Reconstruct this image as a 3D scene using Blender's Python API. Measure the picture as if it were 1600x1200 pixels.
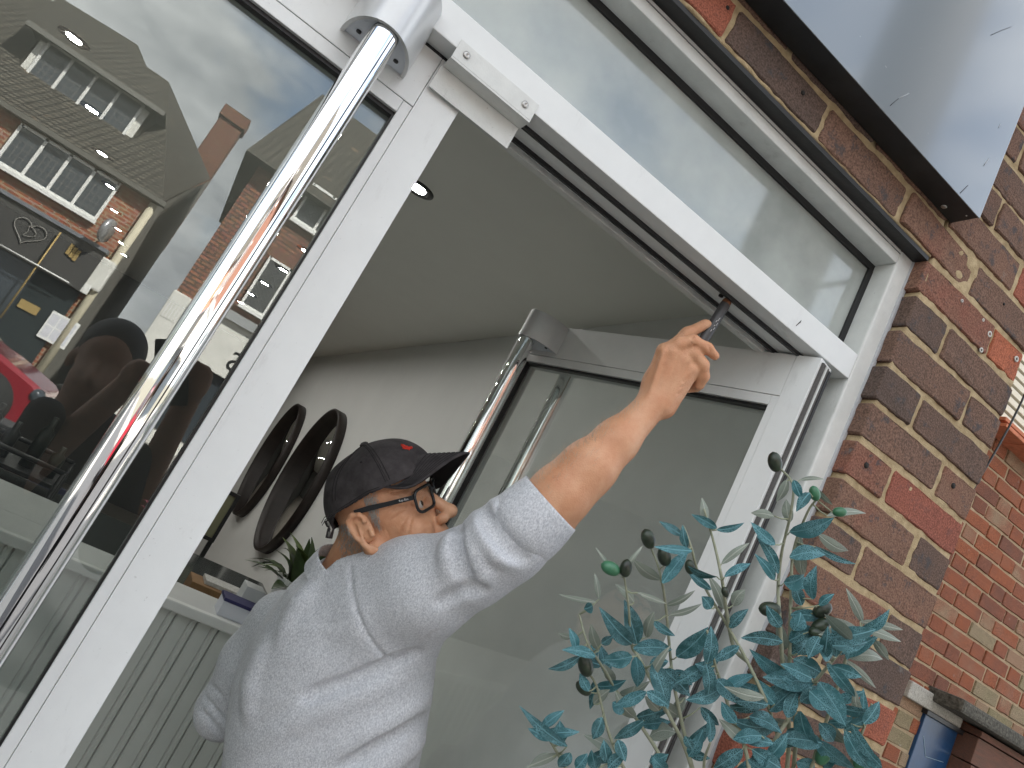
import bpy, bmesh, math, random
import numpy as np
from mathutils import Vector, Matrix

for o in list(bpy.data.objects): bpy.data.objects.remove(o)
S = bpy.context.scene
COL = S.collection
# ------------------------------------------------------------------ camera
R3 = np.array([[0.77510572,-0.43677976,0.45654635],[0.50239242,-0.01213876,-0.86455451],[0.38316182,0.89948657,0.21002602]])
FPX = 1135.7
CAM = np.array([0.0,-0.9035,1.65])
cd = bpy.data.cameras.new('camera'); co = bpy.data.objects.new('camera', cd); COL.objects.link(co)
cd.sensor_width = 36.0; cd.lens = FPX/1600*36; cd.clip_start = 0.02; cd.clip_end = 500
co.matrix_world = Matrix(((R3[0,0],-R3[1,0],-R3[2,0],CAM[0]),(R3[0,1],-R3[1,1],-R3[2,1],CAM[1]),(R3[0,2],-R3[1,2],-R3[2,2],CAM[2]),(0,0,0,1)))
S.camera = co
# ------------------------------------------------------------------ sky
W = bpy.data.worlds.new('World'); S.world = W; W.use_nodes = True
nt = W.node_tree; nt.nodes.clear()
out = nt.nodes.new('ShaderNodeOutputWorld'); bg = nt.nodes.new('ShaderNodeBackground')
sky = nt.nodes.new('ShaderNodeTexSky'); sky.sky_type = 'NISHITA'; sky.sun_disc = False
SUN_EL, SUN_AZ = math.radians(47), math.radians(28)   # sun high behind the shop: its front stands in open shade, the far side of the street is lit
sky.sun_elevation = SUN_EL; sky.sun_rotation = SUN_AZ; sky.air_density = 1.2; sky.dust_density = 1.5
tc = nt.nodes.new('ShaderNodeTexCoord'); mp = nt.nodes.new('ShaderNodeMapping'); mp.inputs['Scale'].default_value = (1,1,2.2); mp.inputs['Location'].default_value = (0.35,0.2,0.1)
n1 = nt.nodes.new('ShaderNodeTexNoise'); n1.inputs['Scale'].default_value = 2.1; n1.inputs['Detail'].default_value = 7; n1.inputs['Roughness'].default_value = 0.58
n2 = nt.nodes.new('ShaderNodeTexNoise'); n2.inputs['Scale'].default_value = 3.7; n2.inputs['Detail'].default_value = 8; n2.inputs['Roughness'].default_value = 0.6
r1 = nt.nodes.new('ShaderNodeValToRGB'); r1.color_ramp.elements[0].position = 0.36; r1.color_ramp.elements[1].position = 0.52
r2 = nt.nodes.new('ShaderNodeValToRGB'); r2.color_ramp.elements[0].position = 0.34; r2.color_ramp.elements[0].color = (3.3,3.5,3.75,1); r2.color_ramp.elements[1].position = 0.68; r2.color_ramp.elements[1].color = (8.9,8.95,8.9,1)
mx = nt.nodes.new('ShaderNodeMix'); mx.data_type = 'RGBA'
L = nt.links.new
L(tc.outputs['Generated'],mp.inputs['Vector']); L(mp.outputs[0],n1.inputs['Vector']); L(mp.outputs[0],n2.inputs['Vector'])
L(n1.outputs['Fac'],r1.inputs[0]); L(n2.outputs['Fac'],r2.inputs[0]); L(r1.outputs[0],mx.inputs[0]); L(sky.outputs[0],mx.inputs[6]); L(r2.outputs[0],mx.inputs[7])
L(mx.outputs[2],bg.inputs[0]); bg.inputs[1].default_value = 0.09; L(bg.outputs[0],out.inputs[0])
# ------------------------------------------------------------------ sun (through thin cloud)
sl = bpy.data.lights.new('sun','SUN'); sl.energy = 5.0; sl.angle = math.radians(3); sl.color = (1.0,0.955,0.89)
so = bpy.data.objects.new('sun', sl); COL.objects.link(so)
sd = Vector((math.sin(SUN_AZ)*math.cos(SUN_EL), math.cos(SUN_AZ)*math.cos(SUN_EL), math.sin(SUN_EL)))
so.rotation_euler = sd.to_track_quat('Z','Y').to_euler(); so.location = (4,12,14)
S.view_settings.view_transform = 'Standard'; S.view_settings.look = 'None'; S.view_settings.gamma = 1; S.view_settings.use_curve_mapping = False
S.view_settings.exposure = 2.0
S.render.engine = 'CYCLES'; S.cycles.use_denoising = True; S.cycles.max_bounces = 10; S.cycles.transparent_max_bounces = 16
S.cycles.diffuse_bounces = 5; S.cycles.glossy_bounces = 6; S.cycles.sample_clamp_indirect = 8; S.cycles.caustics_reflective = False; S.cycles.caustics_refractive = False

# ------------------------------------------------------------------ geometry helpers
rnd = random.Random(7)
def ray(x,y):
    v = R3.T @ np.array([x-800,y-600,FPX]); return v/np.linalg.norm(v)
def onY(x,y,Y): r=ray(x,y); t=(Y-CAM[1])/r[1]; return CAM+r*t
def onX(x,y,X): r=ray(x,y); t=(X-CAM[0])/r[0]; return CAM+r*t
def onZ(x,y,Z): r=ray(x,y); t=(Z-CAM[2])/r[2]; return CAM+r*t
def cpt(x,y,D): return np.array([(x-800)/FPX*D,(y-600)/FPX*D,D])
def c2w(P): return np.asarray(P) @ R3 + CAM            # camera metres -> world
def P(x,y,D): return c2w(cpt(x,y,D))
def proj(p):
    q = R3 @ (np.asarray(p,float)-CAM); return 800+FPX*q[0]/q[2], 600+FPX*q[1]/q[2], q[2]

def link(name, me, mat=None, parent=None, smooth=False, mats=None):
    o = bpy.data.objects.new(name, me); COL.objects.link(o)
    if mats:
        for m in mats: me.materials.append(m)
    elif mat is not None and not me.materials: me.materials.append(mat)
    if smooth: me.polygons.foreach_set('use_smooth',[True]*len(me.polygons))
    if parent is not None: o.parent = parent
    return o
def mesh(name, vs, fs, mat=None, parent=None, smooth=False, mats=None, fm=None):
    me = bpy.data.meshes.new(name); me.from_pydata([tuple(map(float,v)) for v in vs],[],[tuple(int(i) for i in f) for f in fs]); me.update()
    o = link(name, me, mat, parent, smooth, mats)
    if fm is not None: me.polygons.foreach_set('material_index', fm)
    return o
def tag(o, label, cat, group=None, kind=None):
    if label: o['label']=label
    if cat: o['category']=cat
    if group: o['group']=group
    if kind: o['kind']=kind
    return o
def empty(name, loc, label=None, cat=None, group=None):
    o = bpy.data.objects.new(name, None); COL.objects.link(o); o.location = tuple(map(float,loc)); o.empty_display_size = .05
    if label: tag(o,label,cat,group)
    bpy.context.view_layer.update()
    return o
def adopt(parent, *kids):      # parent while keeping world coordinates of the child meshes
    inv = Matrix.Translation(Vector(parent.location)).inverted()
    for k in kids: k.parent = parent; k.matrix_parent_inverse = inv
    return parent
def box_geo(a,b,bev=0.0):
    bm = bmesh.new(); bmesh.ops.create_cube(bm,size=1)
    a=np.minimum(a,b) if True else a; 
    return bm
def box(name, lo, hi, mat, parent=None, bev=0.0, rot=None, seg=2):
    lo=np.array(lo,float); hi=np.array(hi,float); lo,hi=np.minimum(lo,hi),np.maximum(lo,hi)
    bm=bmesh.new(); bmesh.ops.create_cube(bm,size=1)
    for v in bm.verts: v.co=Vector((v.co.x*(hi[0]-lo[0])+(lo[0]+hi[0])/2, v.co.y*(hi[1]-lo[1])+(lo[1]+hi[1])/2, v.co.z*(hi[2]-lo[2])+(lo[2]+hi[2])/2))
    if bev>0: bmesh.ops.bevel(bm,geom=list(bm.edges),offset=bev,segments=seg,profile=0.6,affect='EDGES')
    if rot is not None: bm.transform(rot)
    me=bpy.data.meshes.new(name); bm.to_mesh(me); bm.free()
    o=link(name,me,mat,None)
    if parent is not None:
        if parent.type=='EMPTY': adopt(parent,o)
        else: o.parent=parent
    return o
def extrude(name, poly, axis, a, b, mat, parent=None, bev=0.0, smooth=False):
    """poly: 2D points; axis 'X','Y','Z' = extrusion axis, other two in order"""
    def mk(p,t):
        return {'X':(t,p[0],p[1]),'Y':(p[0],t,p[1]),'Z':(p[0],p[1],t)}[axis]
    n=len(poly); vs=[mk(p,a) for p in poly]+[mk(p,b) for p in poly]
    fs=[tuple(range(n)),tuple(range(2*n-1,n-1,-1))]+[(i,n+i,n+(i+1)%n,(i+1)%n) for i in range(n)]
    me=bpy.data.meshes.new(name); me.from_pydata(vs,[],fs)
    bm=bmesh.new(); bm.from_mesh(me); bmesh.ops.recalc_face_normals(bm,faces=bm.faces)
    if bev>0: bmesh.ops.bevel(bm,geom=[e for e in bm.edges],offset=bev,segments=2,affect='EDGES')
    bm.to_mesh(me); bm.free()
    o=link(name,me,mat,None,False)
    if smooth:
        for p in me.polygons: p.use_smooth=len(p.vertices)==4
    if parent is not None:
        if parent.type=='EMPTY': adopt(parent,o)
        else: o.parent=parent
    return o
def tube_geo(pts, rad, seg=10, cap=True):
    pts=[np.array(p,float) for p in pts]; n=len(pts); rad=[rad]*n if np.isscalar(rad) else list(rad)
    if cap and seg>=12:
        a_=pts[0]+(pts[1]-pts[0])*min(.2,.06*rad[0]/(np.linalg.norm(pts[1]-pts[0])+1e-9)); b_=pts[-1]+(pts[-2]-pts[-1])*min(.2,.06*rad[-1]/(np.linalg.norm(pts[-2]-pts[-1])+1e-9))
        pts=[pts[0],a_]+pts[1:-1]+[b_,pts[-1]]; rad=[rad[0],rad[0]]+rad[1:-1]+[rad[-1],rad[-1]]; n+=2
    vs=[];fs=[]
    t0=pts[1]-pts[0]; t0/=np.linalg.norm(t0); a=np.array([0,0,1.]) if abs(t0[2])<.9 else np.array([1.,0,0]); u=np.cross(t0,a); u/=np.linalg.norm(u)
    for i in range(n):
        t=pts[min(i+1,n-1)]-pts[max(i-1,0)]; t/=np.linalg.norm(t)+1e-12; u=u-(u@t)*t; u/=np.linalg.norm(u)+1e-12; w=np.cross(t,u)
        for k in range(seg):
            an=2*math.pi*k/seg; vs.append(pts[i]+rad[i]*(math.cos(an)*u+math.sin(an)*w))
    for i in range(n-1):
        for k in range(seg): fs.append((i*seg+k,i*seg+(k+1)%seg,(i+1)*seg+(k+1)%seg,(i+1)*seg+k))
    if cap: fs.append(tuple(range(seg-1,-1,-1))); fs.append(tuple(range((n-1)*seg,n*seg)))
    return vs,fs
def tube(name, pts, rad, mat, parent=None, seg=10):
    vs,fs=tube_geo(pts,rad,seg); o=mesh(name,vs,fs,mat,None,True)
    if parent is not None:
        if parent.type=='EMPTY': adopt(parent,o)
        else: o.parent=parent
    return o
def join_geo(parts):
    V=[];F=[]
    for vs,fs in parts:
        k=len(V); V+=list(vs); F+=[tuple(i+k for i in f) for f in fs]
    return V,F
def lathe(name, prof, center, mat, parent=None, seg=32, axis=(0,0,1)):
    """prof: (r,h) list; axis direction"""
    ax=Vector(axis).normalized(); q=ax.to_track_quat('Z','Y'); vs=[];fs=[]
    for (r,h) in prof:
        for k in range(seg):
            an=2*math.pi*k/seg; v=q@Vector((r*math.cos(an),r*math.sin(an),h)); vs.append((v.x+center[0],v.y+center[1],v.z+center[2]))
    for i in range(len(prof)-1):
        for k in range(seg): fs.append((i*seg+k,i*seg+(k+1)%seg,(i+1)*seg+(k+1)%seg,(i+1)*seg+k))
    if prof[0][0]>1e-6: fs.append(tuple(range(seg-1,-1,-1)))
    if prof[-1][0]>1e-6: fs.append(tuple(range((len(prof)-1)*seg,len(prof)*seg)))
    o=mesh(name,vs,fs,mat,None,True)
    if parent is not None:
        if parent.type=='EMPTY': adopt(parent,o)
        else: o.parent=parent
    return o
def smooth_angle(o,deg=40):
    me=o.data; bm=bmesh.new(); bm.from_mesh(me)
    for f in bm.faces: f.smooth=True
    for e in bm.edges:
        if len(e.link_faces)==2 and e.calc_face_angle(0)>math.radians(deg): e.smooth=False
    bm.to_mesh(me); bm.free()
def text(name, body, size, loc, rot, mat, parent=None, ext=0.0004):
    cu=bpy.data.curves.new(name,'FONT'); cu.body=body; cu.size=size; cu.extrude=ext; cu.align_x='CENTER'; cu.align_y='CENTER'; cu.materials.append(mat)
    o=bpy.data.objects.new(name,cu); COL.objects.link(o); M=rot.to_4x4() if rot is not None else Matrix(); M.translation=Vector(loc); o.matrix_world=M
    if parent is not None: adopt(parent,o) if parent.type=='EMPTY' else setattr(o,'parent',parent)
    return o

# ------------------------------------------------------------------ materials
def nodes(name):
    m=bpy.data.materials.new(name); m.use_nodes=True; t=m.node_tree; b=t.nodes['Principled BSDF']; return m,t,b
def mat(name, col, rough=0.5, metal=0.0, var=0.0, vscale=20, bump=0.0, bscale=80, spec=0.5, sss=0.0, col2=None, coat=0.0, rvar=0.0, detail=4, coords='Object', stretch=None):
    m,t,b=nodes(name); b.inputs['Roughness'].default_value=rough; b.inputs['Metallic'].default_value=metal
    b.inputs['Base Color'].default_value=(*col,1); b.inputs['Specular IOR Level'].default_value=spec
    if coat: b.inputs['Coat Weight'].default_value=coat; b.inputs['Coat Roughness'].default_value=.08
    if sss: b.inputs['Subsurface Weight'].default_value=sss; b.inputs['Subsurface Radius'].default_value=(.012,.005,.003); b.inputs['Subsurface Scale'].default_value=.6
    tc=t.nodes.new('ShaderNodeTexCoord'); vec=tc.outputs[coords]
    if stretch:
        mp=t.nodes.new('ShaderNodeMapping'); mp.inputs['Scale'].default_value=stretch; t.links.new(vec,mp.inputs['Vector']); vec=mp.outputs[0]
    if var>0 or col2:
        n=t.nodes.new('ShaderNodeTexNoise'); n.inputs['Scale'].default_value=vscale; n.inputs['Detail'].default_value=detail; n.inputs['Roughness'].default_value=.62; t.links.new(vec,n.inputs['Vector'])
        r=t.nodes.new('ShaderNodeValToRGB'); r.color_ramp.elements[0].position=.3; r.color_ramp.elements[1].position=.7
        c2=col2 if col2 else tuple(min(1,c*(1+var)) for c in col); c1=col if col2 else tuple(c*(1-var) for c in col)
        r.color_ramp.elements[0].color=(*c1,1); r.color_ramp.elements[1].color=(*c2,1)
        t.links.new(n.outputs['Fac'],r.inputs[0]); t.links.new(r.outputs[0],b.inputs['Base Color'])
        if rvar:
            mr=t.nodes.new('ShaderNodeMapRange'); mr.inputs[3].default_value=max(0,rough-rvar); mr.inputs[4].default_value=min(1,rough+rvar); t.links.new(n.outputs['Fac'],mr.inputs[0]); t.links.new(mr.outputs[0],b.inputs['Roughness'])
    if bump>0:
        n=t.nodes.new('ShaderNodeTexNoise'); n.inputs['Scale'].default_value=bscale; n.inputs['Detail'].default_value=5; t.links.new(vec,n.inputs['Vector'])
        bp=t.nodes.new('ShaderNodeBump'); bp.inputs['Strength'].default_value=1; bp.inputs['Distance'].default_value=bump; t.links.new(n.outputs['Fac'],bp.inputs['Height']); t.links.new(bp.outputs[0],b.inputs['Normal'])
    return m
def glass(name, refl=0.25, tint=(0.9,0.95,0.93), dust_haze=0.0, rough=0.0, power=0.75):
    m=bpy.data.materials.new(name); m.use_nodes=True; t=m.node_tree; t.nodes.clear(); N=t.nodes.new; Lk=t.links.new
    o=N('ShaderNodeOutputMaterial'); g=N('ShaderNodeBsdfGlossy'); g.inputs['Roughness'].default_value=rough; g.inputs['Color'].default_value=(.95,.97,.97,1)
    tr=N('ShaderNodeBsdfTransparent'); tr.inputs['Color'].default_value=(*tint,1); lw=N('ShaderNodeLayerWeight'); lw.inputs['Blend'].default_value=0.5
    mr=N('ShaderNodeMath'); mr.operation='POWER'; mr.inputs[1].default_value=4
    ma=N('ShaderNodeMath'); ma.operation='MULTIPLY_ADD'; ma.inputs[1].default_value=power; ma.inputs[2].default_value=refl; ma.use_clamp=True
    Lk(lw.outputs['Facing'],mr.inputs[0]); Lk(mr.outputs[0],ma.inputs[0])
    mxs=N('ShaderNodeMixShader'); Lk(ma.outputs[0],mxs.inputs[0]); Lk(tr.outputs[0],mxs.inputs[1]); Lk(g.outputs[0],mxs.inputs[2]); last=mxs
    if dust_haze>0:
        df=N('ShaderNodeBsdfDiffuse'); df.inputs['Color'].default_value=(.62,.66,.63,1); n=N('ShaderNodeTexNoise'); n.inputs['Scale'].default_value=9; n.inputs['Detail'].default_value=9
        tcn=N('ShaderNodeTexCoord'); Lk(tcn.outputs['Object'],n.inputs['Vector']); q=N('ShaderNodeMapRange'); q.inputs[1].default_value=.35; q.inputs[2].default_value=.75; q.inputs[3].default_value=dust_haze*.75; q.inputs[4].default_value=dust_haze*1.25; Lk(n.outputs['Fac'],q.inputs[0])
        m2=N('ShaderNodeMixShader'); Lk(q.outputs[0],m2.inputs[0]); Lk(mxs.outputs[0],m2.inputs[1]); Lk(df.outputs[0],m2.inputs[2]); last=m2
    Lk(last.outputs[0],o.inputs[0]); return m
def emis(name,col,st):
    m,t,b=nodes(name); b.inputs['Base Color'].default_value=(*col,1); b.inputs['Emission Color'].default_value=(*col,1); b.inputs['Emission Strength'].default_value=st; return m

M_white=mat('white_powder_coat',(.745,.765,.755),.34,var=.03,vscale=14,bump=.00012,bscale=700,rvar=.06)
M_white2=mat('white_powder_coat_weathered',(.66,.675,.65),.5,var=.07,vscale=25,bump=.0003,bscale=260,rvar=.1)
def grime(m,amt=.5,col=(.16,.15,.13)):
    t=m.node_tree; b=t.nodes['Principled BSDF']; N=t.nodes.new; Lk=t.links.new; src=b.inputs['Base Color'].links[0].from_socket
    tc=N('ShaderNodeTexCoord'); mp=N('ShaderNodeMapping'); mp.inputs['Scale'].default_value=(1,1,.35); Lk(tc.outputs['Object'],mp.inputs['Vector'])
    n=N('ShaderNodeTexNoise'); n.inputs['Scale'].default_value=26; n.inputs['Detail'].default_value=9; n.inputs['Roughness'].default_value=.75; Lk(mp.outputs[0],n.inputs['Vector'])
    r=N('ShaderNodeValToRGB'); r.color_ramp.elements[0].position=.58; r.color_ramp.elements[1].position=.86; r.color_ramp.elements[1].color=(amt,amt,amt,1); Lk(n.outputs['Fac'],r.inputs[0])
    n2=N('ShaderNodeTexNoise'); n2.inputs['Scale'].default_value=240; n2.inputs['Detail'].default_value=5; Lk(tc.outputs['Object'],n2.inputs['Vector']); r2=N('ShaderNodeValToRGB'); r2.color_ramp.elements[0].position=.70; r2.color_ramp.elements[1].position=.78; r2.color_ramp.elements[1].color=(amt,amt,amt,1); Lk(n2.outputs['Fac'],r2.inputs[0])
    mxn=N('ShaderNodeMath'); mxn.operation='MAXIMUM'; Lk(r.outputs[0],mxn.inputs[0]); Lk(r2.outputs[0],mxn.inputs[1])
    x=N('ShaderNodeMix'); x.data_type='RGBA'; Lk(mxn.outputs[0],x.inputs[0]); Lk(src,x.inputs[6]); x.inputs[7].default_value=(*col,1); Lk(x.outputs[2],b.inputs['Base Color'])
grime(M_white,.30); grime(M_white2,.55)
M_gasket=mat('black_rubber',(.012,.012,.013),.45,bump=.0002,bscale=300)
M_seam=mat('seam_shadow_gap',(.16,.165,.17),.7)
M_chrome=mat('polished_steel',(.88,.885,.89),.035,1.0,bump=.00004,bscale=30)
M_bracket=mat('satin_silver_bracket',(.62,.63,.63),.32,.35,var=.04,vscale=30)
M_brackdark=mat('bracket_inside_grey',(.30,.31,.31),.5,.2)
M_screw=mat('zinc_screw',(.45,.44,.42),.35,.9)
M_brush=mat('grey_brush_pile',(.11,.105,.1),.95,var=.5,vscale=900,bump=.002,bscale=1200)
M_glass=glass('door_glass',.108,(.80,.825,.81),dust_haze=.010,power=.6)
M_glass2=glass('open_door_glass',.12,(.95,.97,.96),dust_haze=.10,power=.5)  # pale diffuse veil painted into the glass to brighten the pane
M_tglass=glass('transom_glass',.17,(.7,.75,.74),dust_haze=.50,rough=.06,power=.5)
M_ceil=mat('ceiling_paint',(.76,.76,.71),.9,var=.02,vscale=3)
M_wall=mat('interior_wall_paint',(.76,.77,.75),.85,var=.03,vscale=2,bump=.0003,bscale=60)
M_floor=mat('interior_floor_vinyl',(.36,.33,.29),.4,var=.15,vscale=6)
M_bead=mat('grey_green_beadboard_paint',(.60,.63,.60),.45,var=.03,vscale=8,bump=.0001,bscale=200)
M_ctop=mat('grey_counter_top',(.52,.54,.53),.4,var=.04,vscale=12)
M_asph=mat('asphalt',(.05,.05,.052),.9,var=.3,vscale=60,bump=.004,bscale=120)
M_pave=mat('paving_concrete',(.27,.26,.24),.85,var=.15,vscale=5,bump=.002,bscale=90)
M_black=mat('black_plastic',(.015,.015,.016),.4,bump=.0002,bscale=200)
M_dkwood=mat('dark_brown_leather',(.014,.008,.006),.5,var=.35,vscale=25,bump=.0006,bscale=60)
# ================================================================== SETTING
def struct(o): o['kind']='structure'; return o
struct(mesh('road',[(-60,-14.5,-.12),(60,-14.5,-.12),(60,-3.2,-.12),(-60,-3.2,-.12)],[(0,1,2,3)],M_asph))
struct(box('pavement',(-40,-3.2,-.3),(40,0.0,0.0),M_pave)); struct(box('pavement_opposite',(-40,-20.2,-.3),(40,-14.5,0.0),M_pave))
struct(mesh('ground',[(-250,-250,-.31),(250,-250,-.31),(250,250,-.31),(-250,250,-.31)],[(0,1,2,3)],mat('earth',(.12,.11,.08),.95,var=.2,vscale=1)))
struct(box('floor',(-4,0.0,-.05),(1.14,9.2,.02),M_floor))
struct(box('ceiling',(-4,.107,2.52),(1.14,9.2,2.66),M_ceil))
struct(box('wall_right',(1.14,.107,-.05),(1.335,9.2,2.66),M_wall))
struct(box('wall_back',(-4.2,9.2,-.05),(1.335,9.4,2.66),mat('dim_back_wall',(.10,.10,.095),.85,var=.05,vscale=2)))  # dimness of the room painted in: wall colour kept dark
struct(box('wall_left',(-4.2,.107,-.05),(-4,9.2,2.66),mat('dim_left_wall',(.12,.12,.115),.85,var=.05,vscale=2)))  # dark colour in place of shade on this wall as well

# ------------------------------------------------------------------ brick materials
def brick_mat(name, cols, fleck=(.055,.06,.068), fl=.75, bump=.0016):
    m,t,b=nodes(name); N=t.nodes.new; Lk=t.links.new; b.inputs['Roughness'].default_value=.92; b.inputs['Specular IOR Level'].default_value=.25
    tc=N('ShaderNodeTexCoord'); oi=N('ShaderNodeObjectInfo'); add=N('ShaderNodeVectorMath'); add.operation='ADD'; cmb=N('ShaderNodeMath'); cmb.operation='MULTIPLY'; cmb.inputs[1].default_value=37
    Lk(oi.outputs['Random'],cmb.inputs[0]); Lk(tc.outputs['Object'],add.inputs[0]); Lk(cmb.outputs[0],add.inputs[1])
    r0=N('ShaderNodeValToRGB'); r0.color_ramp.interpolation='LINEAR'
    while len(r0.color_ramp.elements)<len(cols): r0.color_ramp.elements.new(.5)
    for i,c in enumerate(cols): r0.color_ramp.elements[i].position=i/(len(cols)-1); r0.color_ramp.elements[i].color=(*c,1)
    n0=N('ShaderNodeTexNoise'); n0.inputs['Scale'].default_value=11; n0.inputs['Detail'].default_value=5; Lk(add.outputs[0],n0.inputs['Vector'])
    mm=N('ShaderNodeMath'); mm.operation='MULTIPLY_ADD'; mm.inputs[1].default_value=.75; Lk(n0.outputs['Fac'],mm.inputs[0]); 
    ms=N('ShaderNodeMath'); ms.operation='MULTIPLY_ADD'; ms.inputs[1].default_value=.9; ms.inputs[2].default_value=-.33; Lk(oi.outputs['Random'],ms.inputs[0]); Lk(ms.outputs[0],mm.inputs[2]); Lk(mm.outputs[0],r0.inputs[0])
    n1=N('ShaderNodeTexNoise'); n1.inputs['Scale'].default_value=320; n1.inputs['Detail'].default_value=4; Lk(add.outputs[0],n1.inputs['Vector'])
    mr=N('ShaderNodeMapRange'); mr.inputs[1].default_value=.3; mr.inputs[2].default_value=.7; mr.inputs[3].default_value=.55; mr.inputs[4].default_value=1.5; Lk(n1.outputs['Fac'],mr.inputs[0])
    x1=N('ShaderNodeMix'); x1.data_type='RGBA'; x1.blend_type='MULTIPLY'; x1.inputs[0].default_value=1; Lk(r0.outputs[0],x1.inputs[6]); Lk(mr.outputs[0],x1.inputs[7])
    n2=N('ShaderNodeTexNoise'); n2.inputs['Scale'].default_value=34; n2.inputs['Detail'].default_value=6; n2.inputs['Roughness'].default_value=.7; Lk(add.outputs[0],n2.inputs['Vector'])
    r2=N('ShaderNodeValToRGB'); r2.color_ramp.elements[0].position=.56; r2.color_ramp.elements[1].position=.66; Lk(n2.outputs['Fac'],r2.inputs[0])
    x2=N('ShaderNodeMix'); x2.data_type='RGBA'; Lk(x1.outputs[2],x2.inputs[6]); x2.inputs[7].default_value=(*fleck,1); fm=N('ShaderNodeMath'); fm.operation='MULTIPLY'; fm.inputs[1].default_value=fl; Lk(r2.outputs[0],fm.inputs[0]); Lk(fm.outputs[0],x2.inputs[0])
    # lime bloom
    n3=N('ShaderNodeTexNoise'); n3.inputs['Scale'].default_value=17; n3.inputs['Detail'].default_value=7; Lk(add.outputs[0],n3.inputs['Vector']); r3=N('ShaderNodeValToRGB'); r3.color_ramp.elements[0].position=.70; r3.color_ramp.elements[1].position=.85; Lk(n3.outputs['Fac'],r3.inputs[0])
    x3=N('ShaderNodeMix'); x3.data_type='RGBA'; Lk(x2.outputs[2],x3.inputs[6]); x3.inputs[7].default_value=(.42,.38,.33,1); Lk(r3.outputs[0],x3.inputs[0]); Lk(x3.outputs[2],b.inputs['Base Color'])
    ad=N('ShaderNodeMath'); ad.operation='MULTIPLY_ADD'; ad.inputs[1].default_value=.6; Lk(n1.outputs['Fac'],ad.inputs[0]); Lk(n2.outputs['Fac'],ad.inputs[2])
    bp=N('ShaderNodeBump'); bp.inputs['Distance'].default_value=bump; bp.inputs['Strength'].default_value=1; Lk(ad.outputs[0],bp.inputs['Height']); Lk(bp.outputs[0],b.inputs['Normal'])
    return m
M_brickA=brick_mat('weathered_multi_brick',[(.098,.070,.058),(.128,.083,.064),(.160,.096,.070),(.192,.108,.075),(.215,.088,.062)])
M_brickR=brick_mat('red_orange_brick',[(.24,.085,.06),(.28,.095,.06),(.40,.125,.062)],fl=.3)
M_brickF=brick_mat('soft_red_brick',[(.16,.072,.05),(.215,.082,.05),(.27,.09,.045),(.25,.11,.068),(.27,.185,.12)],fl=.15,bump=.0008)
M_brickG=brick_mat('mossy_buff_brick',[(.22,.19,.11),(.26,.2,.13),(.27,.17,.11)],fl=.1,bump=.0008)
M_mortar=mat('sandy_lime_mortar',(.33,.25,.14),.95,col2=(.53,.42,.26),vscale=60,bump=.0016,bscale=420,spec=.2,detail=7)
M_mortarF=mat('pale_buff_mortar',(.45,.35,.23),.95,col2=(.35,.265,.17),vscale=40,bump=.001,bscale=300,spec=.2)

def brick_mesh(L,H,Dp,seed,n=11,jit=.0008,bev=.0026):
    r=random.Random(seed); pts=[]
    rr=.002+.002*r.random()
    def side(a,b,k):
        return [(a[0]+(b[0]-a[0])*i/k, a[1]+(b[1]-a[1])*i/k) for i in range(k)]
    l,h=L/2,H/2; kx=max(4,int(n*L/.215)); kz=max(3,int(kx*H/L)+2)
    base=[]
    c=[(-l+rr,-h),(l-rr,-h),(l,-h+rr),(l,h-rr),(l-rr,h),(-l+rr,h),(-l,h-rr),(-l,-h+rr)]
    for i in range(8): base+=side(c[i],c[(i+1)%8],(kx if i in(0,4) else kz if i in(2,6) else 1))
    j=0; w=0; outl=[]
    for q in base:
        w=.6*w+r.gauss(0,jit); outl.append((q[0]+w*(abs(q[0])>l*.97),q[1]+w*(abs(q[1])>h*.97)))
    N=len(outl); vs=[];tilt=r.gauss(0,.0007)
    for (d,s) in ((Dp,0),(bev*1.1,0),(bev*.35,bev*.45),(0,bev)):
        for (x,z) in outl:
            vs.append((x-np.sign(x)*min(abs(x),s), -Dp/2+d + (r.gauss(0,.0004) if d<Dp else 0)+tilt*x/l*2, z-np.sign(z)*min(abs(z),s)))
    fs=[]
    for k in range(3):
        for i in range(N): fs.append((k*N+i,k*N+(i+1)%N,(k+1)*N+(i+1)%N,(k+1)*N+i))
    fs.append(tuple(range(3*N,4*N))); fs.append(tuple(range(N-1,-1,-1)))
    me=bpy.data.meshes.new('brick'); me.from_pydata(vs,[],fs); bm=bmesh.new(); bm.from_mesh(me); bmesh.ops.recalc_face_normals(bm,faces=bm.faces); bm.to_mesh(me); bm.free()
    return me
YB=-.0325
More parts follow.
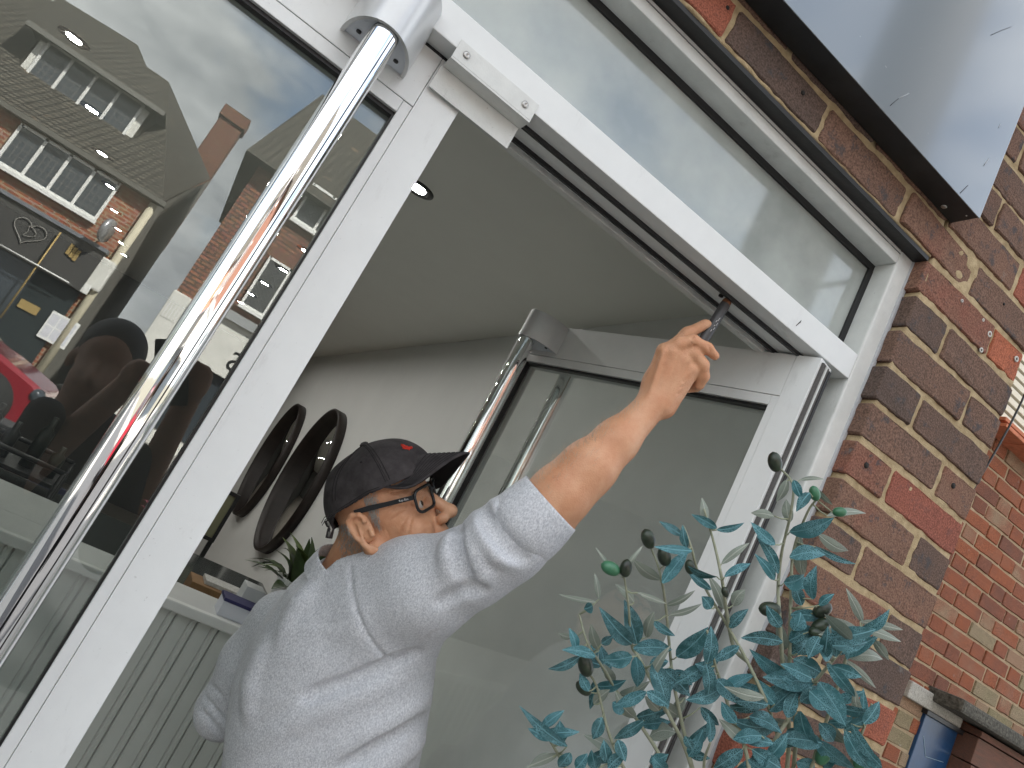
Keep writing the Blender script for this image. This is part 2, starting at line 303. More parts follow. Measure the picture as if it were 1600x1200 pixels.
def bumpy_grid(name, x0,x1,z0,z1,Y,step,amp,matl,seed,depth=.1):
    nx=int((x1-x0)/step)+1; nz=int((z1-z0)/step)+1; rg=np.random.RandomState(seed); g=rg.randn(nz,nx)
    k=np.array([1,2,1])/4
    for _ in range(2):
        g=np.apply_along_axis(lambda v:np.convolve(np.pad(v,1,mode='edge'),k,'valid'),0,g); g=np.apply_along_axis(lambda v:np.convolve(np.pad(v,1,mode='edge'),k,'valid'),1,g)
    g=g/g.std()*amp
    X=np.linspace(x0,x1,nx); Z=np.linspace(z0,z1,nz); vs=[(X[i],Y+g[j,i],Z[j]) for j in range(nz) for i in range(nx)]
    fs=[(j*nx+i,j*nx+i+1,(j+1)*nx+i+1,(j+1)*nx+i) for j in range(nz-1) for i in range(nx-1)]
    # back sheet so that it is a solid
    ring=[i for i in range(nx)]+[j*nx+nx-1 for j in range(1,nz)]+[(nz-1)*nx+i for i in range(nx-2,-1,-1)]+[j*nx for j in range(nz-2,0,-1)]
    k0=len(vs); vs+=[(vs[i][0],Y+depth,vs[i][2]) for i in ring]; n=len(ring)
    fs+=[(ring[i],k0+i,k0+(i+1)%n,ring[(i+1)%n]) for i in range(n)]+[tuple(range(k0,k0+n))]
    return mesh(name,vs,fs,matl,None,True)
# ---- the shop's own brickwork: pier right of the frame and the courses over it
pier=bumpy_grid('brick_pier',1.006,1.3385,1.30,3.0,YB+.0032,.0055,.0008,M_mortar,3,.17)
tag(pier,'dark multicoloured brick pier with sandy mortar beside the white door frame','brick wall')
low=box('lower_courses',(1.0,YB+.003,0),(1.3405,.14,1.298),M_mortar,pier)
over=bumpy_grid('bricks_over_frame_bed',-.4,.9975,2.4885,3.0,YB+.0035,.006,.0008,M_mortar,5,.14); over.parent=pier
zj=lambda k: 2.4875-.0752*k
cache={}
def put_brick(x0,x1,k,par,mt,D=.10,seed=None,H=None,z=None):
    Lb=x1-x0; H=H or (.0640+rnd.gauss(0,.0013)); me=brick_mesh(Lb+rnd.gauss(0,.0014),H,D,seed if seed is not None else rnd.random()); me.materials.append(mt)
    o=bpy.data.objects.new('brick',me); COL.objects.link(o); o.parent=par
    zc=(zj(k)+zj(k+1))/2 if z is None else z
    o.location=((x0+x1)/2+rnd.gauss(0,.0008),YB+D/2+rnd.gauss(0,.0006),zc+rnd.gauss(0,.001)); o.rotation_euler=(rnd.gauss(0,.005),rnd.gauss(0,.006),rnd.gauss(0,.003))
    return o
red={5:1,10:0,11:0}
for k in range(0,15):
    if k%2==0: a=[(.9965,1.225),(1.236,1.342)]
    else: a=[(.9965,1.103),(1.114,1.342)]
    for i,(x0,x1) in enumerate(a):
        mt=M_brickA
        if (k,i) in ((5,1),(0,1),(10,1),(12,0)): mt=M_brickR
        put_brick(x0,x1,k,pier,mt)
for k in range(15,33): 
    a=[(.9965,1.225),(1.236,1.342)] if k%2==0 else [(.998,1.103),(1.114,1.342)]
    for (x0,x1) in a: put_brick(x0,x1,k,pier,M_brickA) if k<22 else None
for k in (-1,-2,-3,-4,-5,-6):
    ph=.413 if k%2 else .531
    x=ph-.235*3
    while x<1.33:
        x0,x1=x+.005,min(x+.230,1.342)
        if x1>-.3 and x1-x0>.05: put_brick(x0,x1,k,pier,M_brickR if (k,round(x,2)) in ((-1,.18),(-3,1.14),(-2,1.24)) or (k==-1 and x<.3 and x>.1) else M_brickA)
        x+=.2355
# wall plugs, drill holes and screws in the bricks
M_plug=mat('pale_wall_plug',(.55,.54,.5),.6); M_hole=mat('drill_hole_dark',(.02,.018,.016),1)
for (x,y,r,kind) in ((1503,470,.0022,1),(1536,500,.0022,1),(1546,522,.0042,1),(1533,547,.0035,1),(1588,561,.0042,1),(1354,727,.0055,0),(1490,759,.0055,0),(1255,145,.004,0),(1569,475,.003,0),(1137,12,.0035,0)):
    c=onY(x,y,YB-.0006)
    if kind:
        o=lathe('wall_plug',[(r*1.5,-.001),(r*1.5,.0012),(r*.8,.0012),(r*.75,-.004)],c,M_plug,None,10,axis=(0,-1,0)); o.parent=pier
    o=lathe('drill_hole',[(r*.8 if kind else r,-.004),(r*.8 if kind else r*(1.05),.0003)],c,M_hole,None,9,axis=(0,-1,0)); o.parent=pier
# steel lintel under the courses
lint=box('lintel',(-.4,YB+.004,2.4795),(.9955,.10,2.4878),mat('black_painted_lintel',(.012,.012,.012),.5,bump=.0006,bscale=90),pier)

up=box('added_upper_storey',(-4.2,YB+.004,3.003),(1.338,9.4,7.0),M_mortar); tag(up,'unseen upper storey added over the sign box to keep the sun off the shopfront','building')  # added out of view so the shop front falls in shade
extrude('roof',[(YB-.3,7.0),(4.7,10.2),(9.7,7.0)],'X',-4.4,1.5,M_asph,up)  # unseen roof added on that storey, blocks the sun too
# ------------------------------------------------------------------ shopfront frame
FR=empty('shopfront_frame',(.2,.05,0),'white aluminium shopfront frame with transom window above the doors','shopfront')
XR0,XR1=.957,.9965
def fr(name,lo,hi,mt=M_white,bev=.0012): return box(name,lo,hi,mt,FR,bev)
# right jamb
fr('jamb',(XR0,0,0),(XR1,.105,2.486),M_white2,.004)
fr('jamb_stop',(XR0-.004,.062,0),(XR0+.001,.104,2.2035),M_white,.001)
fr('sealant_bead',(XR1-.004,-.004,0),(XR1+.006,.02,2.482),mat('grey_silicone',(.42,.43,.45),.5,var=.1,vscale=60),.003)
fr('head',(-3.6,0,2.452),(XR0,.105,2.486),M_white2,.003)
fr('head_seam_shade',(-3.6,-.0015,2.4715),(XR0-.001,.02,2.4725),M_seam,0)  # dark strip painted as the shade in a seam
fr('transom_bar',(-3.6,0,2.204),(XR0-.0003,.105,2.2535),M_white,.0015)
for y0 in (.037,.084): fr('bar_gasket',(-3.5,y0,2.1975),(XR0-.01,y0+.006,2.2042),M_gasket,0)
fr('inner_bar_lip',(-3.5,.1052,2.196),(XR0,.122,2.2535),M_white2,.001)
# screw hole in the underside of the bar
lathe('screw_hole',[(.0042,-.0005),(.0042,.003)],onZ(1127,461,2.2036),M_hole,FR,10,axis=(0,0,-1))
# transom glazing
fr('transom_gasket',(-3.55,.044,2.4395),(XR0-.001,.056,2.4525),M_gasket,0)
fr('transom_gasket',(XR0-.0125,.044,2.2536),(XR0-.0002,.056,2.4394),M_gasket,0)
fr('transom_gasket',(-3.55,.044,2.2536),(XR0-.013,.056,2.257),M_gasket,0)
fr('transom_pane',(-3.55,.0485,2.2572),(XR0-.0128,.0525,2.4392),M_tglass,0)
fr('transom_bead',(-3.55,.057,2.2536),(XR0-.0002,.10,2.275),M_white2,.001)
# mullion and the fixed window to the left of the doors
fr('mullion',(-.745,0,0),(-.70,.105,2.2038),M_white,.0015); fr('jamb',(-3.64,0,0),(-3.601,.105,2.486),M_white2,.002)
fr('window_sill',(-3.6,-.02,.40),(-.7452,.11,.45),M_white2,.002); fr('stall_riser',(-3.6,.02,0),(-.7452,.09,.3998),M_white2,.002)
fr('window_pane',(-3.6,.05,.4502),(-.7452,.056,2.2036),M_glass,0)
# door stop angle screwed under the bar
ang=empty('door_stop_angle',(.14,.02,2.2),'small white metal angle screwed under the transom bar above the door stile','metal angle')
a0=onY(706,76,-.001); 
box('upright_flange',(.088,-.0022,2.1895),(.223,-.0003,2.2175),M_white2,ang,.0006)
box('flat_flange',(.088,-.0023,2.1862),(.223,.034,2.1893),M_white2,ang,.0006)
box('drop_flange',(.086,.0275,2.150),(.221,.0297,2.1860),M_white2,ang,.0006)
for xx in (.104,.205): lathe('screw',[(.0052,-.0002),(.0052,.0012),(.0034,.0022),(.0014,.0023),(.0012,.0012),(0.0,.0012)],(xx,-.0022,2.2035),M_screw,ang,14,axis=(0,-1,0))

for pts,w in ((((1244,509),(1252,501)),.0012),(((1247,506),(1251,503)),.0016),(((1262,214),(1266,218)),.0007),(((860,270),(864,262)),.0006)):
    tube('scuff',[onY(x,y,-.0003) for x,y in pts],w*.5,M_gasket,FR,5)
# ------------------------------------------------------------------ a glazed door leaf in its own frame: x from free edge (0) to hinge (W), y=0 outer face
DZ=2.199; DW=.808; DT=.044
M_hplate=mat('blue_grey_housing_plate',(.72,.76,.82),.4)
def d_bracket(x,side,par,xf,z0,h=.088,w=.0485,dp=.086):
    """half round handle housing on a door face; side -1 = outer face"""
    n=22; arc=[(x+w*math.cos(a),side*dp*math.sin(a)) for a in np.linspace(0,math.pi,n)]
    inn=[(x+(w-.0055)*math.cos(a),side*(dp-.0055)*math.sin(a)) for a in np.linspace(0,math.pi,n)]
    base=0 if side<0 else DT
    vs=[];fs=[]
    for (poly,z) in ((arc,z0),(arc,z0+h),(inn,z0),(inn,z0+h-.006)):
        for p in poly: vs.append(xf((p[0],base+p[1],z)))
    for i in range(n-1):
        fs+= [(i,i+1,n+i+1,n+i),(2*n+i,3*n+i,3*n+i+1,2*n+i+1),(i,2*n+i,2*n+i+1,i+1)]
    fs.append(tuple(range(n,2*n))); fs.append(tuple(range(4*n-1,3*n-1,-1)))
    fs+=[(0,n,3*n,2*n),(n-1,3*n-1,4*n-1,2*n-1)]
    me=bpy.data.meshes.new('handle_housing'); me.from_pydata(vs,[],fs); bm=bmesh.new(); bm.from_mesh(me); bmesh.ops.recalc_face_normals(bm,faces=bm.faces); bm.to_mesh(me); bm.free()
    o=link('handle_housing',me,M_bracket); smooth_angle(o,35); adopt(par,o)
    pl=[]; 
    pz=z0+.003
    vs=[xf((p[0],base+p[1]*.985,pz)) for p in inn]+[xf((p[0],base+p[1]*.985,pz+.003)) for p in inn]
    fs=[tuple(range(n-1,-1,-1)),tuple(range(n,2*n))]+[(i,i+1,n+i+1,n+i) for i in range(n-1)]+[(n-1,0,n,2*n-1)]
    o=mesh('housing_plate',vs,fs,M_hplate); adopt(par,o)
    for sx in (-.028,.028):
        c=xf((x+sx,base+side*.022,pz)); lathe('housing_screw',[(.0035,0),(.0035,.002),(.0012,.002)],c,M_gasket,par,10,axis=(0,0,-1))
def leaf(root,xf,hx,outer_handle=True,inner_handle=True,seals=False):
    """xf maps local (x,y,z) to world"""
    def B(name,lo,hi,mt,bev=.0008):
        o=box(name,lo,hi,mt,None,bev); me=o.data
        for v in me.vertices: v.co=Vector(xf(tuple(v.co)))
        # keep the normals outward whatever the handedness of xf
        bm=bmesh.new(); bm.from_mesh(me); bmesh.ops.recalc_face_normals(bm,faces=bm.faces); bm.to_mesh(me); bm.free()
        adopt(root,o); return o
    sw=.0545; bd=.0145; zb=.012
    B('meeting_stile',(0,0,zb),(sw,DT,DZ),M_white); B('hinge_stile',(DW-.0465,0,zb),(DW,DT,DZ),M_white)
    B('top_rail',(sw+.0006,0.0002,DZ-.083),(DW-.0471,DT,DZ),M_white); B('bottom_rail',(sw+.0006,.0002,zb),(DW-.0471,DT,.16),M_white)
    B('glazing_bead',(sw+.0005,.0012,.1605),(sw+bd,.018,DZ-.084),M_white,.001); B('glazing_bead',(DW-.0471-bd,.0012,.1605),(DW-.0472,.018,DZ-.084),M_white,.001)
    B('glazing_bead',(sw+bd+.0004,.0012,DZ-.084-bd*1.3),(DW-.0475-bd,.018,DZ-.0838),M_white,.001); B('glazing_bead',(sw+bd+.0004,.0012,.1603),(DW-.0475-bd,.018,.175),M_white,.001)
    g=.005; gx0,gx1,gz0,gz1=sw+bd,DW-.0472-bd,.1752,DZ-.084-bd*1.3
    B('gasket',(gx0-.001,.0075,gz0),(gx0+g*.6,.021,gz1),M_gasket,0); B('gasket',(gx1-g*.6,.0075,gz0),(gx1+.001,.021,gz1),M_gasket,0)
    B('gasket',(gx0-.001,.0078,gz1-g*1.1),(gx1+.001,.0212,gz1+.001),M_gasket,0); B('gasket',(gx0-.001,.0078,gz0-.001),(gx1+.001,.0212,gz0+g),M_gasket,0)
    B('inner_bead',(gx0-.014,.0262,gz0-.01),(gx0+.002,DT-.001,gz1+.014),M_white,.001); B('inner_bead',(gx1-.002,.0262,gz0-.01),(gx1+.014,DT-.001,gz1+.014),M_white,.001)
    B('inner_bead',(gx0,.0264,gz1-.004),(gx1,DT-.0012,gz1+.0138),M_white,.001)
    return (gx0,gx1,gz0,gz1),B
# left leaf, shut: free edge at X=.138, hinge to the left, outer face Y=.0355
def xfL(p): return (.1385-p[0], .0355+p[1], p[2])
LD=empty('glazed_door',(-.27,.05,0),'shut white glazed door with chrome pull bar on the left','door')
gl,B=leaf(LD,xfL,0); B('pane',(gl[0]-.002,.0215,gl[2]-.002),(gl[1]+.002,.0255,gl[3]+.002),M_glass,0)
for dz in (0,): pass
d_bracket(.1325,-1,LD,xfL,2.138)
tz=[2.16,1.9,1.2,.35,.22]
tube('pull_bar',[xfL((.1325,-.0605,z)) for z in tz],.0192,M_chrome,LD,40)
d_bracket(.1325,-1,LD,xfL,.12,.088)
# right leaf, open inwards
aL=math.radians(104.8); ul=np.array([math.cos(aL),math.sin(aL)]); nl=np.array([-ul[1],ul[0]])  # nl: outward (towards -X)
HP=np.array([.8765,-.0045])
def xfR(p):
    q=HP+ul*(DW-p[0])-nl*p[1]; return (q[0],q[1],p[2])
RD=empty('glazed_door',(.80,.40,0),'white glazed door swung open into the shop behind the raised arm','door')
gl,B=leaf(RD,xfR,0); B('pane',(gl[0]-.002,.0215,gl[2]-.002),(gl[1]+.002,.0255,gl[3]+.002),M_glass2,0)
d_bracket(.120,-1,RD,xfR,2.125,.07); tube('pull_bar',[xfR((.120,-.0605,z)) for z in (2.145,1.9,1.2,.35,.22)],.0192,M_chrome,RD,40)
d_bracket(.120,1,RD,xfR,2.125,.07); tube('pull_bar',[xfR((.120,DT+.0605,z)) for z in (2.145,1.9,1.2,.35,.22)],.0192,M_chrome,RD,40)
d_bracket(.120,-1,RD,xfR,.12,.07); d_bracket(.120,1,RD,xfR,.12,.07)
# brush seals on the hinge edge
for y0,y1,mt,pr in ((.006,.0155,M_brush,.004),(.0165,.0205,M_white2,.006),(.0215,.031,M_brush,.0035),(.036,.0435,M_gasket,.002)):
    B('brush_seal' if mt is M_brush else 'seal_carrier',(DW-.001,y0,.05),(DW+pr,y1,DZ-.006),mt,0)

# ------------------------------------------------------------------ fascia sign box
SG=empty('fascia_sign_box',(.3,-.06,2.57),'blue grey sheet metal sign box with black underside on the brick wall','sign box')
def sign_mat():
    m,t,b=nodes('blue_grey_coated_sheet'); N=t.nodes.new; Lk=t.links.new; b.inputs['Base Color'].default_value=(.155,.185,.205,1); b.inputs['Roughness'].default_value=.26; b.inputs['Specular IOR Level'].default_value=.8; b.inputs['Coat Weight'].default_value=.9; b.inputs['Coat IOR'].default_value=1.75; b.inputs['Coat Roughness'].default_value=.09
    tc=N('ShaderNodeTexCoord'); n=N('ShaderNodeTexNoise'); n.inputs['Scale'].default_value=2.2; n.inputs['Detail'].default_value=1; Lk(tc.outputs['Object'],n.inputs['Vector']); bp=N('ShaderNodeBump'); bp.inputs['Distance'].default_value=.003; bp.inputs['Strength'].default_value=.3; Lk(n.outputs['Fac'],bp.inputs['Height']); Lk(bp.outputs[0],b.inputs['Normal'])
    v=N('ShaderNodeTexNoise'); v.inputs['Scale'].default_value=90; v.inputs['Detail'].default_value=8; Lk(tc.outputs['Object'],v.inputs['Vector']); r=N('ShaderNodeValToRGB'); r.color_ramp.elements[0].position=.72; r.color_ramp.elements[0].color=(.155,.185,.205,1); r.color_ramp.elements[1].position=.82; r.color_ramp.elements[1].color=(.30,.33,.36,1); Lk(v.outputs['Fac'],r.inputs[0]); Lk(r.outputs[0],b.inputs['Base Color']); return m
M_sign=sign_mat(); M_signb=mat('black_sign_underside',(.016,.018,.02),.45,var=.3,vscale=30)
box('front_panel',(-1.6,-.0865,2.5715),(1.0095,-.0845,3.25),M_sign,SG,.0006)
box('underside',(-1.6,-.0843,2.5725),(1.0080,YB-.001,2.5755),M_signb,SG,.0004)
box('end_panel',(1.0055,-.0843,2.576),(1.0090,YB-.001,3.25),M_signb,SG,.0004)
lathe('screw',[(.0052,-.001),(.0052,.0006),(.004,.0015),(.0,.0016)],onZ(1475,323,2.5722),M_screw,SG,14,axis=(0,0,-1))
lathe('rivet',[(.0018,-.001),(.0016,.0006),(.0,.0008)],onZ(1510,337,2.5722),M_screw,SG,8,axis=(0,0,-1))
M_scr=mat('bare_scratch',(.34,.37,.39),.5); M_scd=mat('dark_scratch',(.03,.035,.04),.6)
for pts,w,mt in ((((1548,55),(1566,47),(1580,42)),.0011,M_scd),(((1391,165),(1404,154)),.0010,M_scd),(((1404,154),(1420,146)),.0014,M_scr),(((1500,302),(1512,290)),.0012,M_scd),(((1537,259),(1545,248)),.0014,M_scr),(((1560,200),(1563,194)),.0010,M_scr)):
    tube('scratch',[onY(x,y,-.0866) for x,y in pts],w*.6,mt,SG,6)
# ================================================================== NEIGHBOUR (down the side passage)
YN=1.19
NB=box('neighbour_wall',(1.9,YN+.004,0),(9.5,YN+6,6.2),M_mortarF); tag(NB,'soft red brick wall of the neighbouring house beyond the passage','brick wall')
far_cache={}
def far_brick(Lb,i):
    key=(round(Lb,3),i%7)
    if key not in far_cache:
        for_m=[]
        far_cache[key]=brick_mesh(Lb,.064,.06,hash(key)%1000,n=5,jit=.0012,bev=.003)
    return far_cache[key]
cnt=0
dl,dr=onY(1440,1105,YN),onY(1482,1200,YN)
lz=onY(1450,1080,YN)[2]
def tint(m,me): return m
fb=[]
for k in range(0,80):
    z=.04+k*.0745; x=2.0+(0 if k%2==0 else .168); st=True
    while x<9.2:
        Lb=.213 if st else .1025
        u,v,d=proj((x+Lb/2,YN,z)); 
        if -10<u<1660 and -60<v<1260 and u>1360: fb.append((abs(u-1520)+abs(v-900),x,Lb,z,u,v,k))
        x+=Lb+.0105; st=not st
fb.sort()
for (q,x,Lb,z,u,v,k) in fb[:330]:
    # leave the doorway and the lintels free
    me=far_brick(Lb,cnt); green=(v-1020)/260+ (u-1480)/400
    o=bpy.data.objects.new('brick',me); COL.objects.link(o); o.parent=NB; o.location=(x+Lb/2,YN+.028+rnd.gauss(0,.001),z); o.rotation_euler=(rnd.gauss(0,.01),rnd.gauss(0,.006),rnd.gauss(0,.006))
    if not me.materials: me.materials.append(M_brickF)
    if rnd.random()<green*.8 and v>960:
        o.material_slots[0].link='OBJECT'; o.material_slots[0].material=M_brickG
    cnt+=1
bpy.context.view_layer.update()
def nbox(name,px,Y0,Y1,mt,bev,label,cat,h=None,x1=None):
    (ax,ay),(bx,by)=px; a=onY(ax,ay,Y0); b=onY(bx,by,Y0); o=box(name,(a[0],Y0,b[2]),(x1 if x1 else b[0],Y1,a[2]),mt,None,bev); tag(o,label,cat); return o
M_conc=mat('speckled_concrete',(.40,.385,.34),.95,var=.35,vscale=160,bump=.002,bscale=200); M_stone=mat('dark_lichen_stone',(.085,.08,.065),.95,var=.6,vscale=60,bump=.006,bscale=90)
a=onY(1428,1070,YN-.02); b=onY(1496,1128,YN-.02); zl=onY(1432,1098,YN-.02)[2]; zt=onY(1424,1063,YN-.02)[2]
tag(box('door_lintel',(a[0]-.03,YN-.03,zl),(b[0]+.02,YN+.1,zt),M_conc,None,.006),'pale speckled concrete lintel above the blue door','lintel')
c=onY(1488,1092,YN-.12); e=onY(1600,1172,YN-.12); zt2=onY(1496,1088,YN-.12)[2]; zb2=onY(1508,1120,YN-.12)[2]
tag(box('coping_stone',(c[0]+.02,YN-.16,zb2),(e[0]+1.2,YN+.05,zt2),M_stone,None,.014),'dark weathered coping stone right of the concrete lintel','coping stone')
bd=empty('blue_door',(a[0]+.18,YN+.0,0),'blue painted door under the concrete lintel, lower right','door')
M_blue=mat('blue_gloss_paint',(.012,.05,.125),.32,var=.25,vscale=6,bump=.0015,bscale=14)
x0=onY(1441,1120,YN)[0]; x1=onY(1492,1146,YN)[0]
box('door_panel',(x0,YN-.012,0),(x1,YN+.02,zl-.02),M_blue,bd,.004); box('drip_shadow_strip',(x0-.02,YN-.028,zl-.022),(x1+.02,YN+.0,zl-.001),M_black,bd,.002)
q0=onY(1443,1150,YN-.013);q1=onY(1446,1182,YN-.013);q2=onY(1474,1191,YN-.013)
tube('door_line',[q0,q1,q2],.0016,mat('pale_blue_line',(.3,.42,.5),.4),bd,6)
# timber lintel / dark recess right of the blue door
tl=empty('timber_beam',(x1+.4,YN-.05,zl-.2),'red brown weathered timber beam under the dark coping stone','timber beam')
M_tim=mat('red_brown_timber',(.19,.075,.045),.8,col2=(.11,.06,.04),vscale=9,bump=.004,bscale=40,stretch=(1,8,14))
zz=zb2-.012
for i in range(5): 
    hgt=.028 if i==0 else .115; box('plank',(x1+.012,YN-.10+.006*(i%2),zz-hgt),(x1+1.7,YN+.0,zz),M_tim,tl,.004); zz-=hgt+.006
# terracotta tile edge, slatted panel and cable at the right margin
te=empty('terracotta_tiles',onY(1590,668,YN-.08),'thin orange terracotta tile edging on the neighbour wall, right margin','tiles')
M_ter=mat('terracotta',(.50,.17,.085),.8,var=.2,vscale=30)
p0=onY(1566,650,YN-.08)
for i in range(3):
    for j in range(2): box('tile',(p0[0]+i*.18,YN-.10-.012*j,p0[2]-.02-.032*j),(p0[0]+i*.18+.176,YN+.0,p0[2]-.02-.032*j+.018),M_ter,te,.003)
lv=empty('slatted_panel',onY(1592,610,YN-.05),'pale cream slatted louvre panel high on the neighbour wall','louvre')
p0=onY(1584,590,YN-.05); M_lou=mat('cream_louvre',(.78,.72,.58),.6)
box('louvre_back',(p0[0]-.02,YN-.03,p0[2]-.26),(p0[0]+1.0,YN-.001,p0[2]+.35),M_black,lv,0)
for i in range(13): box('slat',(p0[0]-.01,YN-.055,p0[2]+.32-i*.044),(p0[0]+.99,YN-.031,p0[2]+.32-i*.044+.029),M_lou,lv,.002)
cb=tube('cable',[onY(1612,590,.55),onY(1596,628,.55),onY(1576,668,.55),onY(1556,704,.55),onY(1500,800,.55)],.0035,M_black,None,8); tag(cb,'black cable hanging diagonally behind the corner of the brick pier','cable')

# ================================================================== INTERIOR
DLm=emis('lamp_glow',(1,.97,.92),92); DLr=mat('black_downlight_trim',(.015,.015,.015),.4)
spots=[(-.81,2.03),(-.81,2.78),(-.815,3.50),(-.82,4.25),(-.84,5.05),(-.85,5.83),(-.86,6.55),(-.865,7.3),(.335,1.27),(.27,2.05),(.265,2.83),(.26,3.56),(.25,4.32),(.24,5.09),(.24,5.85)]
words=['first','second','third','fourth','fifth','sixth','seventh','eighth']
for i,(x,y) in enumerate(spots):
    row=0 if i<8 else 1; k=i if row==0 else i-8
    d=empty('downlight',(x,y,2.52),('lit black rimmed downlight in the left ceiling row, %s from the front' if row==0 else 'lit black rimmed downlight in the ceiling row over the doorway, %s from the front')%words[k],'downlight','ceiling downlights')
    lathe('trim_ring',[(.055,0),(.055,.004),(.042,.008),(.027,.002)],(x,y,2.5205),DLr,d,28,axis=(0,0,-1))
    lathe('lamp',[(.0265,.0),(.0262,.0042),(.0,.0046)],(x,y,2.5205),DLm,d,24,axis=(0,0,-1))
# ---- reception counter clad in beadboard
CT=empty('reception_counter',(-.4,1.45,0),'grey green tongue and groove panelled counter inside the shop','counter')
CZ=1.10
box('counter_top',(-3.2,1.435,CZ-.022),(.80,1.66,CZ),M_ctop,CT,.003); box('counter_top',(-3.2,1.6605,CZ-.022),(.06,2.06,CZ),M_ctop,CT,.003); box('capping_rail',(-3.2,1.405,CZ-.026),(.80,1.4345,CZ+.004),mat('pale_capping_paint',(.68,.70,.68),.4),CT,.005)
box('carcass',(-3.2,1.475,.02),(.80,1.65,CZ-.024),M_bead,CT,0)
pitch=.0665; x=-3.19; bme=None; n=0
while x<.79:
    if bme is None:
        w=pitch; pr=[(0,.012),(0,.004),(.003,.0),(.040,.0),(.043,.005),(.046,.005),(.049,.0),(w-.0065,.0),(w-.0035,.004),(w-.003,.012)]
        vs=[(p[0],p[1],.03) for p in pr]+[(p[0],p[1],CZ-.027) for p in pr]; m=len(pr); fs=[(i,i+1,m+i+1,m+i) for i in range(m-1)]+[(m-1,0,m,2*m-1),tuple(range(m-1,-1,-1)),tuple(range(m,2*m))]
        bme=bpy.data.meshes.new('board'); bme.from_pydata(vs,[],fs); bm=bmesh.new(); bm.from_mesh(bme); bmesh.ops.recalc_face_normals(bm,faces=bm.faces); bm.to_mesh(bme); bm.free(); bme.materials.append(M_bead)
    o=bpy.data.objects.new('board',bme); COL.objects.link(o); o.location=(x,1.4625,0); adopt(CT,o); x+=pitch; n+=1
# ---- round mirrors on the right wall
M_mir=mat('mirror_silver',(.8,.82,.82),.02,1.0)
for (y,z,lab) in ((4.2,1.47,'large round mirror with deep dark brown rim, nearer one on the side wall'),(5.66,1.45,'large round mirror with deep dark brown rim, farther one on the side wall')):
    m=empty('round_mirror',(1.139,y,z),lab,'mirror','round wall mirrors')
    lathe('rim',[(.535,0),(.535,.062),(.524,.065),(.514,.063),(.511,.02),(.505,.0)],(1.139,y,z),M_dkwood,m,64,axis=(-1,0,0)); lathe('mirror_glass',[(.5095,0),(.5095,.019),(.0,.0195)],(1.139,y,z),M_mir,m,64,axis=(-1,0,0))
# ---- things on and behind the counter
pot=empty('potted_plant',(.72,1.66,CZ),'green leafy plant in a white fluted pot on the counter, behind the man','plant')
pr=[(.055,0),(.068,.02),(.082,.15),(.084,.165),(.076,.165),(.072,.12),(0,.12)]
seg=36; vs=[];fs=[]
for (r,h) in pr:
    for k in range(seg*2):
        an=2*math.pi*k/(seg*2); q=r*(1+(.035 if k%2 else -.02)*(r>.05)); vs.append((.72+q*math.cos(an),1.56+q*math.sin(an),CZ+h+.0005))
sg=seg*2
for i in range(len(pr)-1):
    for k in range(sg): fs.append((i*sg+k,i*sg+(k+1)%sg,(i+1)*sg+(k+1)%sg,(i+1)*sg+k))
fs.append(tuple(range(sg-1,-1,-1)))
adopt(pot,mesh('fluted_pot',vs,fs,mat('white_glazed_ceramic',(.72,.72,.70),.3),None,False))
M_plf=mat('dark_green_leaf',(.03,.055,.014),.45,var=.5,vscale=30); M_plf2=mat('yellow_green_leaf',(.08,.12,.025),.45,var=.4,vscale=30)
def simple_leaf(base,tip,w,bend,mt,par,name='leaf',n=7,nrm=None):
    base=np.array(base,float); tip=np.array(tip,float); d=tip-base; Ln=np.linalg.norm(d); d/=Ln; up=np.array([0,0,1.]) if nrm is None else np.array(nrm,float); s=np.cross(d,up); s/=np.linalg.norm(s)+1e-9; up=np.cross(s,d)
    vs=[];fs=[]
    for i in range(n+1):
        t=i/n; c=base+d*Ln*t+up*bend*Ln*math.sin(math.pi*t); ww=w*math.sin(math.pi*min(1,t**.8*.97+.015)); 
        vs+=[c-s*ww+up*ww*.25,c,c+s*ww+up*ww*.25]
    for i in range(n): fs+=[(3*i,3*i+1,3*i+4,3*i+3),(3*i+1,3*i+2,3*i+5,3*i+4)]
    o=mesh(name,vs,fs,mt,None,True); adopt(par,o); return o
r2=random.Random(5)
for i in range(34):
    a=r2.uniform(0,6.28); el=r2.uniform(-.3,1.3); Ln=r2.uniform(.1,.2); b=np.array([.72+.05*math.cos(a),1.56+.05*math.sin(a),CZ+.14]); t=b+Ln*np.array([math.cos(a)*math.cos(el),math.sin(a)*math.cos(el),math.sin(el)])
    simple_leaf(b,t,r2.uniform(.014,.03),r2.uniform(.1,.3),M_plf if r2.random()<.7 else M_plf2,pot)
bx=box('leaflet_box',(.50,1.46,CZ+.0005),(.64,1.55,CZ+.045),mat('white_card',(.6,.62,.68),.5),None,.002); tag(bx,'small white leaflet box with navy blue rim lying on the counter','box')
b2=box('navy_rim',(.498,1.458,CZ+.045),(.642,1.552,CZ+.055),mat('navy_card',(.02,.02,.09),.5),bx,.001)
wb=box('white_box',(.565,1.57,CZ+.0005),(.63,1.655,CZ+.09),mat('white_box_card',(.55,.57,.57),.6),None,.002); tag(wb,'plain white box standing on the back of the counter','box')
